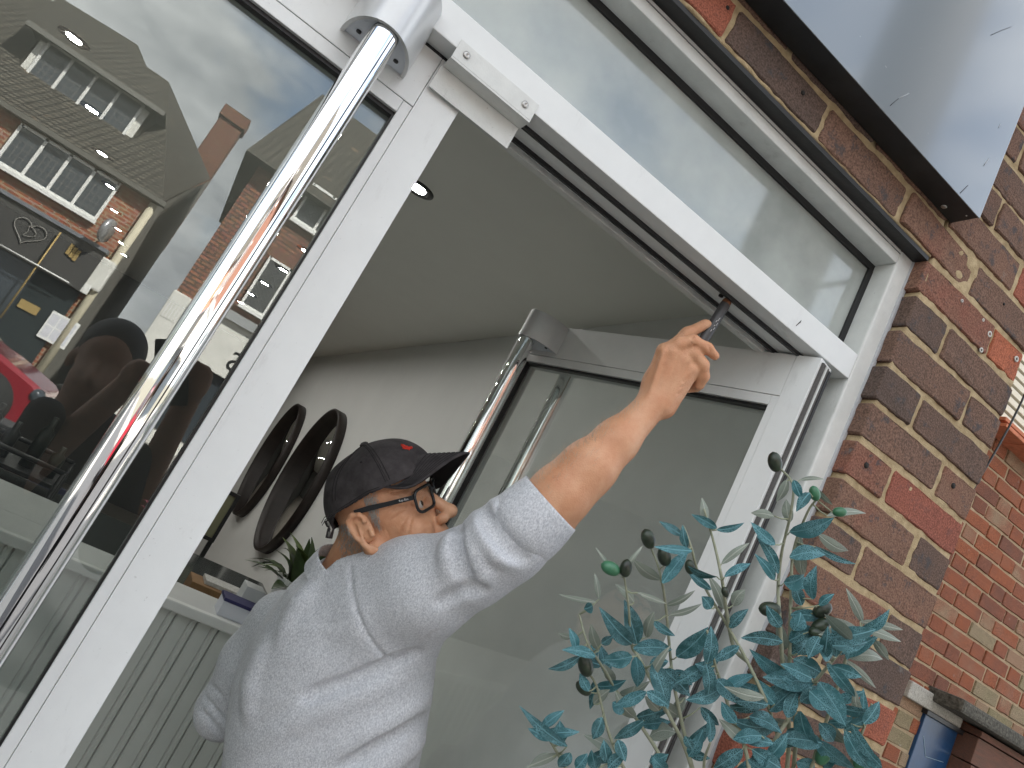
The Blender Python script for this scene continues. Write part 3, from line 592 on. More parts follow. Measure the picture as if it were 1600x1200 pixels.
# table behind the counter that carries the cardboard tray
tb=empty('work_table',(.4,3.0,0),'dark glass topped work table behind the counter','table')
M_dgl=mat('dark_glass_top',(.06,.068,.066),.12); box('table_top',(-.6,2.1,.905),(1.0,3.2,.93),M_dgl,tb,.003)
for (x,y) in ((-.56,2.14),(.96,2.14),(-.56,3.16),(.96,3.16)): box('leg',(x-.02,y-.02,.02),(x+.02,y+.02,.905),M_black,tb,.002)
cbx=box('cardboard_tray',(.50,2.14,.931),(.74,2.30,1.02),mat('brown_cardboard',(.20,.115,.05),.85,var=.15,vscale=20),None,.003); tag(cbx,'brown cardboard tray of papers on the work table','box')
box('paper_stack',(.55,2.18,1.0205),(.72,2.29,1.036),mat('newsprint',(.42,.42,.40),.8,var=.3,vscale=90),cbx,.001)
fs_=empty('framed_board',(.62,3.3,.9),'yellow cream board in a thin black frame leaning behind the work table','picture')
a=onY(325,815,3.3); b=onY(366,770,3.3)
x0f,z0f=.66,1.02; box('board',(x0f-.26,3.3,z0f),(x0f,3.312,z0f+.24),mat('cream_board',(.20,.20,.12),.8),fs_,0)
for (lo,hi) in (((x0f-.26,3.29,z0f-.02),(x0f+.02,3.32,z0f)),((x0f,3.29,z0f),(x0f+.02,3.32,z0f+.26)),((x0f-.28,3.29,z0f-.02),(x0f-.26,3.32,z0f+.26)),((x0f-.26,3.29,z0f+.24),(x0f,3.32,z0f+.26))): box('frame_rail',lo,hi,M_black,fs_,.001)
for xx in (x0f-.24,x0f+.01): box('easel_leg',(xx-.012,3.3211,.02),(xx+.012,3.345,z0f+.2),M_black,fs_,.002)
pf=empty('pink_flowers',(.28,2.4,.931),'bunch of pink flowers in a dark vase on the work table','flowers')
lathe('vase',[(.035,0),(.05,.06),(.03,.14),(.036,.16),(.03,.16),(.026,.12),(0,.12)],(.28,2.4,.931),M_black,pf,20)
M_pk=mat('pink_petal',(.42,.06,.13),.6,var=.3,vscale=60)
for i in range(7):
    c=(.28+r2.uniform(-.06,.08),2.4+r2.uniform(-.05,.05),1.13+r2.uniform(0,.09)); tube('flower_stem',[(.28,2.4,1.05),((.28+c[0])/2,2.4,1.1),c],.003,M_plf,pf,5)
    for j in range(6):
        a_=j*1.047; simple_leaf(c,(c[0]+.03*math.cos(a_),c[1]+.03*math.sin(a_),c[2]+.012),.012,.15,M_pk,pf,'petal',4)
# ---- chairs and trolley dimly seen through the left door
def tubchair(name,loc,col,label,rz):
    e=empty(name,loc,label,'chair'); m=mat(name+'_cover',col,.7,var=.2,vscale=40); M4=Matrix.Translation(Vector(loc))@Matrix.Rotation(rz,4,'Z')
    n=18; vs=[];fs=[]
    for i in range(n+1):
        a=math.radians(-110+220*i/n)+math.pi/2
        hgt=.45+.42*math.cos((i/n-.5)*math.pi)**.6+.02
        for (r,z) in ((.27,.42),(.31,.42),(.33,hgt*1.0),(.29,hgt)):
            v=M4@Vector((r*math.cos(a),r*math.sin(a),z)); vs.append(v)
    for i in range(n):
        for k in range(4): fs.append((4*i+k,4*(i+1)+k,4*(i+1)+(k+1)%4,4*i+(k+1)%4))
    fs+=[(0,1,2,3),(4*n+3,4*n+2,4*n+1,4*n)]
    o=mesh('backrest',vs,fs,m,None,True); adopt(e,o)
    lathe('seat',[(.0,-.005),(.26,0),(.28,.03),(.27,.09),(.2,.11),(0,.115)],(loc[0],loc[1],loc[2]+.40),m,e,24)
    lathe('pedestal',[(.22,0),(.22,.02),(.03,.04),(.03,.40),(0,.40)],loc,M_chrome,e,20); return e
tubchair('blue_tub_chair',(-.25,3.75,.02),(.008,.011,.045),'dark navy blue tub chair behind the counter seen through the left door',-2.6)
tubchair('white_tub_chair',(-.12,1.95,.02),(.4,.4,.38),'pale tub chair close behind the counter next to the door stile',-1.9)
tr=empty('trolley',(-.35,2.9,.02),'black tubular salon trolley behind the counter seen through the left door','trolley')
for (x,y) in ((-.55,2.7),(-.1,2.7),(-.55,3.1),(-.1,3.1)): tube('upright',[(x,y,.02),(x,y,1.1)],.011,M_black,tr,8)
for z in (.3,.7,1.02): box('shelf',(-.55,2.7,z),(-.1,3.1,z+.018),M_black,tr,.003)
for (x,y) in ((-.55,2.7),(-.55,3.1)): tube('rail',[(x,y,1.1),(-.1,y,1.1)],.011,M_black,tr,8)
for i,(x,hh) in enumerate(((-.45,.2),(-.36,.16),(-.25,.24),(-.16,.14))): lathe('bottle',[(.03,0),(.03,hh*.7),(.012,hh*.8),(.012,hh),(0,hh)],(x,2.85,1.0385),mat('bottle_dark%d'%i,(.02,.018+.004*i,.02),.35),tr,16)
# ================================================================== ACROSS THE STREET (seen mirrored in the glass)
YG=.059
def mir(x,y,Yv):            # pixel of a reflection at virtual depth Yv -> real point in the street
    p=onY(x,y,Yv); return np.array([p[0],2*YG-Yv,p[2]])
def ry(Yv): return 2*YG-Yv
def street_brick(name,c1,c2,mort,scale=1.0):
    m,t,b=nodes(name); N=t.nodes.new; Lk=t.links.new; b.inputs['Roughness'].default_value=.9
    tc=N('ShaderNodeTexCoord'); mp=N('ShaderNodeMapping'); mp.inputs['Rotation'].default_value=(math.radians(90),0,0); sp=N('ShaderNodeSeparateXYZ'); cm=N('ShaderNodeCombineXYZ'); Lk(tc.outputs['Object'],sp.inputs[0]); ad=N('ShaderNodeMath'); ad.operation='ADD'; Lk(sp.outputs[0],ad.inputs[0]); Lk(sp.outputs[1],ad.inputs[1]); Lk(ad.outputs[0],cm.inputs[0]); Lk(sp.outputs[2],cm.inputs[1])
    bt=N('ShaderNodeTexBrick'); bt.inputs['Scale'].default_value=1; bt.inputs['Brick Width'].default_value=.225*scale; bt.inputs['Row Height'].default_value=.075*scale; bt.inputs['Mortar Size'].default_value=.016*scale; bt.inputs['Color1'].default_value=(*c1,1); bt.inputs['Color2'].default_value=(*c2,1); bt.inputs['Mortar'].default_value=(*mort,1); Lk(cm.outputs[0],bt.inputs['Vector'])
    n=N('ShaderNodeTexNoise'); n.inputs['Scale'].default_value=6; Lk(tc.outputs['Object'],n.inputs['Vector']); x=N('ShaderNodeMix'); x.data_type='RGBA'; x.blend_type='MULTIPLY'; x.inputs[0].default_value=.5; Lk(bt.outputs['Color'],x.inputs[6]); Lk(n.outputs['Color'],x.inputs[7]); Lk(x.outputs[2],b.inputs['Base Color']); return m
M_sb1=street_brick('orange_red_street_brick',(.42,.12,.05),(.30,.085,.04),(.42,.30,.21),1.35); M_sb2=street_brick('brown_red_street_brick',(.36,.15,.09),(.27,.11,.07),(.10,.065,.05),1.6)
def tile_mat():
    m,t,b=nodes('brown_clay_roof_tiles'); N=t.nodes.new; Lk=t.links.new; b.inputs['Roughness'].default_value=.9; tc=N('ShaderNodeTexCoord'); sp=N('ShaderNodeSeparateXYZ'); Lk(tc.outputs['Object'],sp.inputs[0]); cm=N('ShaderNodeCombineXYZ'); ad=N('ShaderNodeMath'); ad.operation='ADD'; Lk(sp.outputs[0],ad.inputs[0]); Lk(sp.outputs[1],ad.inputs[1]); Lk(ad.outputs[0],cm.inputs[0]); Lk(sp.outputs[2],cm.inputs[1])
    bt=N('ShaderNodeTexBrick'); bt.inputs['Scale'].default_value=1; bt.inputs['Brick Width'].default_value=.20; bt.inputs['Row Height'].default_value=.115; bt.inputs['Mortar Size'].default_value=.026; bt.inputs['Color1'].default_value=(.105,.092,.072,1); bt.inputs['Color2'].default_value=(.075,.067,.054,1); bt.inputs['Mortar'].default_value=(.018,.016,.013,1); Lk(cm.outputs[0],bt.inputs['Vector'])
    n=N('ShaderNodeTexNoise'); n.inputs['Scale'].default_value=1.6; n.inputs['Detail'].default_value=8; Lk(tc.outputs['Object'],n.inputs['Vector']); r=N('ShaderNodeValToRGB'); r.color_ramp.elements[0].position=.66; r.color_ramp.elements[1].position=.72; Lk(n.outputs['Fac'],r.inputs[0]); x=N('ShaderNodeMix'); x.data_type='RGBA'; Lk(r.outputs[0],x.inputs[0]); Lk(bt.outputs['Color'],x.inputs[6]); x.inputs[7].default_value=(.16,.11,.07,1); Lk(x.outputs[2],b.inputs['Base Color']); return m
M_tile=tile_mat(); M_upvc=mat('white_upvc',(.78,.78,.76),.4); M_render=mat('grey_render',(.22,.21,.185),.9,var=.15,vscale=2); M_dshop=mat('dark_green_shopfront',(.02,.028,.03),.4); M_dsign=mat('charcoal_fascia',(.06,.058,.055),.5); M_stglass=mat('street_window_glass',(.04,.05,.06),.06,spec=.9); M_cream=mat('cream_paint',(.55,.5,.38),.7); M_lead=mat('lead_came',(.12,.12,.12),.6); M_gold=mat('gold_trim',(.42,.30,.12),.5,.3); M_ltw=mat('white_plaster',(.68,.67,.63),.8,var=.06,vscale=5)
YH=20.0; yF=ry(YH)         # house front plane
H1=empty('tile_roofed_house',(-5,yF-4,0),'brick house with dormer over a dark shopfront, mirrored in the left door','house')
xc=mir(237,332,YH)[0]
zE=5.55
box('wall',(-11,yF-9,0),(xc,yF,zE),M_sb1,H1,0)
# right return wall and roof planes
A=mir(255,315,YH-.3); Bk=np.array([xc-.02,ry(29.6),9.1]); Cp=mir(264,128,24.5)
adopt(H1,mesh('side_wall',[(xc+.006,yF,0),(xc+.006,ry(29.6),0),(xc+.006,ry(29.6),9.0),(xc+.006,yF,zE)],[(0,1,2,3)],M_render))
ridge0=np.array([-13,Cp[1],Cp[2]]); eave0=np.array([-13,A[1],A[2]])
adopt(H1,mesh('roof',[A,Bk,Cp,ridge0,eave0,(-13,ry(29.6),5.6)],[(0,2,3,4),(0,1,2),(2,1,5,3)],M_tile))
box('eaves_board',(-11,yF,zE-.15),(xc+.2,yF+.32,zE-.03),mat('grey_eaves',(.12,.115,.1),.7),H1,0)
tube('corner_downpipe',[(xc-.05,yF+.08,0.),(xc-.05,yF+.08,zE-.2)],.10,M_cream,H1,10)
def casement(par,x0,x1,z0,z1,y,n,side=1,lead='sq',fw=.07):
    """window unit: white frame, panes with lead bars; y is the front plane, +Y towards us"""
    fr_=box('window',(x0,y-.02,z0),(x1,y+.02,z1),M_stglass,None,0); adopt(par,fr_)
    def sub(nm,lo,hi,m): o=box(nm,lo,hi,m,None,0); o.parent=fr_
    w=(x1-x0)/n
    for i in range(n+1): sub('mullion',(x0+i*w-fw/2,y+.021,z0),(x0+i*w+fw/2,y+.07,z1),M_upvc)
    sub('sill',(x0-.06,y+.021,z0-.09),(x1+.06,y+.14,z0),M_upvc); sub('head',(x0,y+.021,z1-.07),(x1,y+.07,z1),M_upvc); sub('frame_rail',(x0,y+.0225,z0),(x1,y+.068,z0+.07),M_upvc)
    for i in range(n):
        a,b=x0+i*w+fw/2,x0+(i+1)*w-fw/2
        if lead=='sq':
            for k in range(1,4): sub('lead_bar',(a+(b-a)*k/4-.012,y+.021,z0+.07),(a+(b-a)*k/4+.012,y+.028,z1-.07),M_lead)
            for k in range(1,6): sub('lead_bar',(a,y+.0215,z0+(z1-z0)*k/6-.012),(b,y+.0285,z0+(z1-z0)*k/6+.012),M_lead)
        else:
            g=[];stp=.13; H=z1-z0-.14; Wd=b-a; q=-H
            while q<Wd:
                for sgn in (1,-1):
                    t0,t1=max(0,-q),min(H,Wd-q)
                    if t1-t0>.04:
                        pa=(a+q+t0,y+.025,z0+.07+t0) if sgn>0 else (b-q-t0,y+.026,z0+.07+t0); pb=(a+q+t1,y+.025,z0+.07+t1) if sgn>0 else (b-q-t1,y+.026,z0+.07+t1)
                        g.append(tube_geo([pa,pb],.014,4))
                q+=stp
            if g: V_,F_=join_geo(g); o=mesh('lead_lattice',V_,F_,M_lead); o.parent=fr_; o['kind']='stuff'
    return fr_
w0=mir(0,257,YH); w1=mir(144,350,YH); casement(H1,w0[0]-.1,w1[0],w1[2]+.1,zE-.2,yF+.03,4)
# dormer
DY=21.2; d0=mir(38,122,DY); d1=mir(188,218,DY); dt=mir(225,165,DY); dtop=dt[2]+.02; yd=ry(DY)
box('dormer_cheeks',(d0[0]-.28,yd-3.2,d0[2]-.12),(d1[0]+.28,yd-.03,dtop+.05),M_tile,H1,0)
for xx in (d0[0]-.2,d1[0]+.02): box('dormer_post',(xx,yd-.02,d0[2]-.1),(xx+.18,yd+.05,dtop-.1),M_ltw,H1,0)
casement(H1,d0[0],d1[0],d0[2],dtop,yd+.03,4)
e0=d0[0]-.55; e1=d1[0]+.55; zt_=dtop+.06; apex=mir(218,72,23.2)
adopt(H1,mesh('dormer_roof',[(e0,yd+.35,zt_),(e1,yd+.35,zt_),(e1,yd-3.4,zt_),(e0,yd-3.4,zt_),(apex[0]-.05,apex[1],apex[2]),(e0-.6,apex[1]-.2,apex[2]-.1)],[(0,1,4,5),(1,2,4),(0,3,2,1),(2,3,5,4),(0,5,3)],M_tile))
box('dormer_gutter',(e0,yd+.3,zt_-.14),(e1,yd+.42,zt_-.01),mat('grey_gutter',(.16,.155,.14),.6),H1,0)
# shopfront below
ft=mir(60,335,YH-.35)[2]; fbz=mir(60,410,YH-.35)[2]
box('fascia',(-11,yF+.001,fbz),(xc-.28,yF+.34,ft),M_dsign,H1,0); box('fascia_cornice',(-11,yF+.001,ft),(xc-.25,yF+.42,ft+.09),mat('lead_grey',(.16,.17,.19),.5),H1,0); box('fascia_lower_moulding',(-11,yF+.341,fbz-.12),(xc-.28,yF+.40,fbz+.02),M_dsign,H1,0)
box('shop_window',(-11,yF+.001,.7),(xc-1.3,yF+.05,fbz-.13),M_stglass,H1,0); box('shop_door_panel',(xc-1.3,yF+.001,0),(xc-.28,yF+.08,fbz-.13),M_dshop,H1,0); box('stall_riser',(-11,yF+.001,0),(xc-1.31,yF+.09,.69),M_dshop,H1,0)
def strip(name,p,q,Yv,w,m,par): tube(name,[mir(*p,Yv),mir(*q,Yv)],w,m,par,6)
strip('awning_rail',(0,382),(108,442),YH-.5,.02,M_upvc,H1); strip('gold_pinstripe',(0,497),(95,363),YH-.45,.022,M_gold,H1)
hp=[]; 
for i in range(41):
    a=2*math.pi*i/40; hx=16*math.sin(a)**3; hy=13*math.cos(a)-5*math.cos(2*a)-2*math.cos(3*a)-math.cos(4*a); hp.append((hx,hy))
hc_=mir(45,362,YH-.36); rh=Matrix.Rotation(.0,3,'Z')
tube('heart_outline',[(hc_[0]+h[0]*.022,hc_[1]+.015,hc_[2]+h[1]*.02) for h in hp],.012,mat('grey_outline',(.25,.24,.22),.5),H1,6)
tube('heart_loop',[(hc_[0]+.02+.09*math.cos(a)+.05*math.cos(2*a),hc_[1]+.015,hc_[2]+.13*math.sin(a)) for a in np.linspace(0,6.28,24)],.010,mat('grey_outline2',(.25,.24,.22),.5),H1,6)
c=mir(45,480,YH-.1); box('brass_plaque',(c[0]-.22,c[1]-.01,c[2]-.11),(c[0]+.22,c[1]+.02,c[2]+.11),M_gold,H1,0)
for i in range(3): 
    c=mir(110+i*5,390+i*5,YH-.36); box('gold_letter_bar',(c[0]-.05,c[1],c[2]-.14),(c[0]+.03,c[1]+.02,c[2]+.14),M_gold,H1,0)
c=mir(92,516,YH-.1); nb=box('notice_board',(c[0]-.33,c[1],c[2]-.36),(c[0]+.33,c[1]+.04,c[2]+.36),M_upvc,None,0); adopt(H1,nb)
for i in range(3):
    for j in range(2): o=box('notice',(c[0]-.29+.2*i,c[1]+.041,c[2]-.3+.32*j),(c[0]-.12+.2*i,c[1]+.045,c[2]-.02+.32*j),mat('notice_paper%d%d'%(i,j),(.6,.6,.66),.7),None,0); o.parent=nb
c=mir(155,428,YH-.2); box('white_scroll_bracket',(c[0]-.28,c[1]-.2,c[2]-.42),(c[0]+.22,c[1]+.1,c[2]+.42),M_ltw,H1,.05)
c=mir(131,450,YH-.2); box('meter_box',(c[0]-.14,c[1],c[2]-.12),(c[0]+.14,c[1]+.12,c[2]+.12),M_upvc,H1,.01)
c=mir(167,360,YH-.7); bs=lathe('round_hanging_sign',[(.30,-.06),(.32,0),(.30,.06),(0,.06)],c,mat('silver_round_sign',(.4,.4,.41),.35,.6),None,28,axis=(1,.25,0)); tag(bs,'round silver hanging sign on the brick house, mirrored in the left door','sign')
tube('sign_arm',[c,(c[0],yF-.02,c[2])],.025,M_black,None,6).parent=bs
# neighbour chimney
ch=empty('chimney_stack',mir(350,230,31),'brown brick chimney stack between the two mirrored houses','chimney'); a=mir(320,228,31); b=mir(388,190,31)
box('stack',(a[0]-.1,a[1]-.5,6),(a[0]+.85,a[1]+.5,b[2]-.6),M_sb2,ch,0); box('stack_cap',(a[0]-.18,a[1]-.6,b[2]-.6),(a[0]+.93,a[1]+.6,b[2]-.1),M_sb2,ch,0)
# second house
H2=empty('brown_brick_house',(3,ry(YH)-4,0),'brown brick house with leaded windows and white shop sign, mirrored beside the door stile','house')
hx0=mir(345,350,YH)[0]; zE2=mir(430,262,YH)[2]-.1
box('wall',(hx0,yF-9,3.2),(14,yF,zE2),M_sb2,H2,0); box('shop_wall',(hx0+.02,yF-9,0),(14,yF-.01,3.2),M_ltw,H2,0)
rp=mir(404,184,YH-.5); rr_=mir(582,228,24)
adopt(H2,mesh('roof',[(hx0-.45,yF+.5,zE2-.1),(14,yF+.5,zE2-.1),(14,yF-4.5,zE2+4.6),(rp[0]+.9,yF-4.5,zE2+4.6),(hx0-.45,yF-9.5,zE2-.1),(14,yF-9.5,zE2-.1)],[(0,1,2,3),(0,3,4),(3,2,5,4),(0,4,5,1)],M_tile))
for (tl_,br_) in (((492,288),(499,370)),((424,402),(412,497))):
    a=mir(*tl_,YH); b=mir(*br_,YH); wd=1.25; casement(H2,a[0]-.02,a[0]+wd,b[2],a[2],yF+.03,2,lead='dia')
a=mir(424,402,YH); box('soldier_course',(a[0]-.2,yF+.001,a[2]+.02),(a[0]+1.5,yF+.03,a[2]+.3),street_brick('soldier_brick',(.28,.1,.06),(.23,.08,.05),(.14,.1,.08),.6),H2,0)
a=mir(378,520,YH); b=mir(345,585,YH); box('shop_fascia',(hx0+.9,yF+.001,b[2]-.05),(14,yF+.25,a[2]+.1),M_ltw,H2,0); box('fascia_cornice',(hx0+.9,yF+.001,a[2]+.1),(14,yF+.4,a[2]+.35),mat('lead_grey2',(.3,.31,.32),.6),H2,0)
c=mir(366,567,YH-.27); fl_=text('fascia_letter','S',.75,(c[0],yF+.256,c[2]),Matrix(((-1,0,0),(0,0,1),(0,1,0))),M_black,H2,.005)
a=mir(300,470,YH-.3); box('white_pilaster',(hx0-.05,yF+.001,1.2),(hx0+.85,yF+.35,mir(275,455,YH)[2]),M_ltw,H2,.03)
for k in range(10): box('flute',(hx0+.02+k*.08,yF+.351,mir(275,455,YH)[2]-.75),(hx0+.055+k*.08,yF+.37,mir(275,455,YH)[2]-.15),M_upvc,H2,0)
box('shop_window',(hx0+.9,yF-.005,.4),(14,yF+.02,b[2]-.06),M_stglass,H2,0)
# tall post by the kerb
po=empty('timber_pole',(1.85,-1.42,0),'thick dark timber pole at the kerb, mirrored in the transom glass','pole'); tube('shaft',[(1.92,-1.42,0),(1.92,-1.42,5),(1.92,-1.42,9.5)],[.20,.19,.17],mat('tarred_timber',(.035,.032,.03),.8,var=.3,vscale=20,bump=.003,bscale=60),po,24); tube('step_iron',[(1.92,-1.22,3.2),(1.92,-.98,3.2)],.012,M_black,po,8)
# ---- red car
CARY=10.2
car=empty('red_car',(-2.6,ry(CARY)-.9,0),'dark red parked car mirrored at the lower left of the door glass','car')
M_car=mat('dark_red_car_paint',(.24,.009,.02),.3,coat=1.0); M_tyre=mat('tyre_rubber',(.012,.012,.012),.8); M_alloy=mat('alloy_wheel',(.5,.5,.52),.3,.8)
n0=-.92; yc=ry(CARY)
prof=[(0,.28),(0.02,.52),(.06,.70),(.2,.80),(.75,.95),(1.05,1.0),(1.75,1.42),(2.3,1.5),(3.1,1.46),(3.7,1.1),(4.0,1.02),(4.12,.8),(4.15,.4),(4.1,.26)]
def car_x(t): return n0-t
vs=[];fs=[]; ys=[(0,.985),(.06,1.0),(.35,1.0),(.88,1.0),(1.41,1.0),(1.70,1.0),(1.76,.985)]
body=[p for p in prof]
lowp=[p for p in prof]
n=len(prof)
for (yy,sc) in ys:
    edge=yy in (0,1.76)
    for (t,z) in prof:
        tx=t if not edge else .08+t*.962; zz=z if not edge else .28+(z-.28)*.93
        if z>1.02: # cabin tumblehome
            pass
        vs.append((car_x(tx),yc-yy,zz))
for j in range(len(ys)-1):
    for i in range(n-1): fs.append((j*n+i,j*n+i+1,(j+1)*n+i+1,(j+1)*n+i))
fs.append(tuple(range(n))); fs.append(tuple(range(len(ys)*n-1,(len(ys)-1)*n-1,-1))); fs+=[(j*n,(j+1)*n,(j+1)*n+n-1,j*n+n-1) for j in range(len(ys)-1)]
me=bpy.data.meshes.new('car_body'); me.from_pydata(vs,[],fs); bm=bmesh.new(); bm.from_mesh(me); bmesh.ops.recalc_face_normals(bm,faces=bm.faces); bm.to_mesh(me); bm.free(); o=link('car_body',me,M_car); smooth_angle(o,30); adopt(car,o)
sw_=[(1.12,1.0),(1.72,1.36),(2.3,1.43),(3.0,1.39),(3.5,1.1),(3.4,1.0)]
adopt(car,mesh('side_window',[(car_x(t),yc+.008,z) for t,z in sw_],[tuple(range(6))],M_stglass)); tube('window_trim',[(car_x(t),yc+.012,z) for t,z in sw_[:5]],.014,M_upvc,car,6)
adopt(car,mesh('windscreen',[(car_x(1.08),yc-.14,1.03),(car_x(1.08),yc-1.62,1.03),(car_x(1.74),yc-1.5,1.435),(car_x(1.74),yc-.26,1.435)],[(0,1,2,3)],M_stglass))
for t in (.72,3.3):
    lathe('wheel_arch',[(.40,-.02),(.40,.012),(0,.012)],(car_x(t),yc+.001,.36),M_tyre,car,28,axis=(0,1,0))
    wlo=lathe('wheel',[(.20,-.12),(.31,-.10),(.325,-.02),(.315,.03),(.22,.04),(.21,.02)],(car_x(t),yc+.0,.325),M_tyre,car,32,axis=(0,1,0))
    rim=lathe('rim',[(.215,.0),(.215,.03),(.2,.035),(.19,.02),(.05,.03),(0,.035)],(car_x(t),yc+.008,.325),M_alloy,None,32,axis=(0,1,0)); rim.parent=wlo; rim.matrix_parent_inverse=wlo.matrix_world.inverted() if False else Matrix(); 
lathe('headlight',[(.09,0),(.10,.02),(.06,.05),(0,.06)],(car_x(.16),yc-.05,.68),M_stglass,car,16,axis=(.6,1,.2)); box('mirror_shell',(car_x(1.25),yc+.012,.98),(car_x(1.13),yc+.16,1.12),M_car,car,.02)
def to_mesh(o):     # lettering becomes a plain mesh
    dg=bpy.context.evaluated_depsgraph_get(); me=bpy.data.meshes.new_from_object(o.evaluated_get(dg)); n=bpy.data.objects.new(o.name,me); COL.objects.link(n); n.parent=o.parent; n.matrix_parent_inverse=o.matrix_parent_inverse.copy(); n.matrix_basis=o.matrix_basis.copy(); nm=o.name; bpy.data.objects.remove(o); n.name=nm; return n
to_mesh(fl_)
# ================================================================== implicit surfaces (for people)
class SDF:
    """field on a grid in any metric frame; surface nets give one continuous mesh"""
    def __init__(s,lo,hi,h):
        s.lo=np.array(lo,float); s.h=h; s.n=np.ceil((np.array(hi)-s.lo)/h).astype(int)+1
        s.ax=[(s.lo[i]+h*np.arange(s.n[i])).astype(np.float32) for i in range(3)]; s.F=np.full(s.n,1.0,np.float32)
    def sub(s,lo,hi,m):
        sl=[]
        for i in range(3):
            a=int(np.floor((lo[i]-m-s.lo[i])/s.h)); b=int(np.ceil((hi[i]+m-s.lo[i])/s.h))+1; a=max(0,a); b=min(s.n[i],b)
            if b<=a: return None
            sl.append(slice(a,b))
        X=s.ax[0][sl[0]][:,None,None]; Y=s.ax[1][sl[1]][None,:,None]; Z=s.ax[2][sl[2]][None,None,:]
        return tuple(sl),X,Y,Z
    def comb(s,sl,d,k,op):
        f=s.F[sl]
        if op=='u':
            if k<=0: s.F[sl]=np.minimum(f,d); return
            t=np.clip(.5+.5*(f-d)/k,0,1); s.F[sl]=f*(1-t)+d*t-k*t*(1-t)
        else: # subtract
            d=-d; k=max(k,1e-5); t=np.clip(.5-.5*(f-d)/k,0,1); s.F[sl]=f*(1-t)+d*t+k*t*(1-t)
    def cone(s,a,b,ra,rb,k=.01,op='u',flat=None):
        a=np.array(a,float); b=np.array(b,float); r=max(ra,rb); g=s.sub(np.minimum(a,b)-r,np.maximum(a,b)+r,k+3*s.h)
        if g is None: return
        sl,X,Y,Z=g; d=b-a; l2=float(d@d)+1e-12; px,py,pz=X-a[0],Y-a[1],Z-a[2]; t=np.clip((px*d[0]+py*d[1]+pz*d[2])/l2,0,1)
        qx,qy,qz=px-t*d[0],py-t*d[1],pz-t*d[2]
        if flat is not None:
            ax,sc=np.array(flat[0],float),flat[1]; ax/=np.linalg.norm(ax); w=qx*ax[0]+qy*ax[1]+qz*ax[2]; e=(1/sc-1)*w; qx,qy,qz=qx+e*ax[0],qy+e*ax[1],qz+e*ax[2]
        s.comb(sl,np.sqrt(qx*qx+qy*qy+qz*qz)-(ra+(rb-ra)*t),k,op)
    def chain(s,pts,rads,k=.01,op='u',flat=None):
        for i in range(len(pts)-1): s.cone(pts[i],pts[i+1],rads[i] if not np.isscalar(rads) else rads,rads[i+1] if not np.isscalar(rads) else rads,k,op,flat)
    def ell(s,c,r,axes=None,k=.01,op='u'):
        c=np.array(c,float); r=np.array(r,float); m=r.max(); g=s.sub(c-m,c+m,k+3*s.h)
        if g is None: return
        sl,X,Y,Z=g; px,py,pz=X-c[0],Y-c[1],Z-c[2]
        if axes is not None:
            A=np.array(axes); u=[px*A[i][0]+py*A[i][1]+pz*A[i][2] for i in range(3)]
        else: u=[px,py,pz]
        q=np.sqrt((u[0]/r[0])**2+(u[1]/r[1])**2+(u[2]/r[2])**2); q2=np.sqrt((u[0]/r[0]**2)**2+(u[1]/r[1]**2)**2+(u[2]/r[2]**2)**2)+1e-9
        s.comb(sl,q*(q-1)/q2,k,op)
    def mesh(s):
        F=s.F; neg=F<0; n=np.array(F.shape)-1
        c=[neg[i:i+n[0],j:j+n[1],k:k+n[2]] for i in(0,1) for j in(0,1) for k in(0,1)]
        sm=sum(x.astype(np.int8) for x in c); act=(sm>0)&(sm<8); I=np.argwhere(act); idx=np.full(act.shape,-1,np.int64); idx[tuple(I.T)]=np.arange(len(I))
        off=np.array([(i,j,k) for i in(0,1) for j in(0,1) for k in(0,1)]); val=np.stack([F[I[:,0]+o[0],I[:,1]+o[1],I[:,2]+o[2]] for o in off],1)
        acc=np.zeros((len(I),3)); cnt=np.zeros(len(I))
        for a in range(8):
            for b in range(a+1,8):
                if np.abs(off[a]-off[b]).sum()!=1: continue
                va,vb=val[:,a],val[:,b]; mk=(va<0)!=(vb<0); t=np.where(mk,va/(va-vb+1e-12),0)
                acc+=np.where(mk[:,None],off[a]+(off[b]-off[a])*t[:,None],0); cnt+=mk
        V=(I+acc/cnt[:,None])*s.h+s.lo
        Q=[]
        for ax in range(3):
            o1,o2=[(1,2),(2,0),(0,1)][ax]
            A=np.moveaxis(neg,[ax,o1,o2],[0,1,2]); D=A[:-1]!=A[1:]; D[:,0,:]=False; D[:,:,0]=False; D[:,-1,:]=False; D[:,:,-1]=False
            E=np.argwhere(D); flip=A[:-1][tuple(E.T)]; ID=np.moveaxis(idx,[ax,o1,o2],[0,1,2])
            q=np.stack([ID[E[:,0],E[:,1]-1,E[:,2]-1],ID[E[:,0],E[:,1],E[:,2]-1],ID[E[:,0],E[:,1],E[:,2]],ID[E[:,0],E[:,1]-1,E[:,2]]],1)
            q[~flip]=q[~flip][:,::-1]; Q.append(q)
        Q=np.concatenate(Q); return V,Q[(Q>=0).all(1)]
def relax(V,Q,it=2,lam=.5):
    n=len(V)
    for _ in range(it):
        acc=np.zeros_like(V); c=np.zeros(n)
        for a,b in ((0,1),(1,2),(2,3),(3,0)):
            np.add.at(acc,Q[:,a],V[Q[:,b]]); np.add.at(acc,Q[:,b],V[Q[:,a]]); np.add.at(c,Q[:,a],1); np.add.at(c,Q[:,b],1)
        V=V+lam*(acc/np.maximum(c,1)[:,None]-V)
    return V
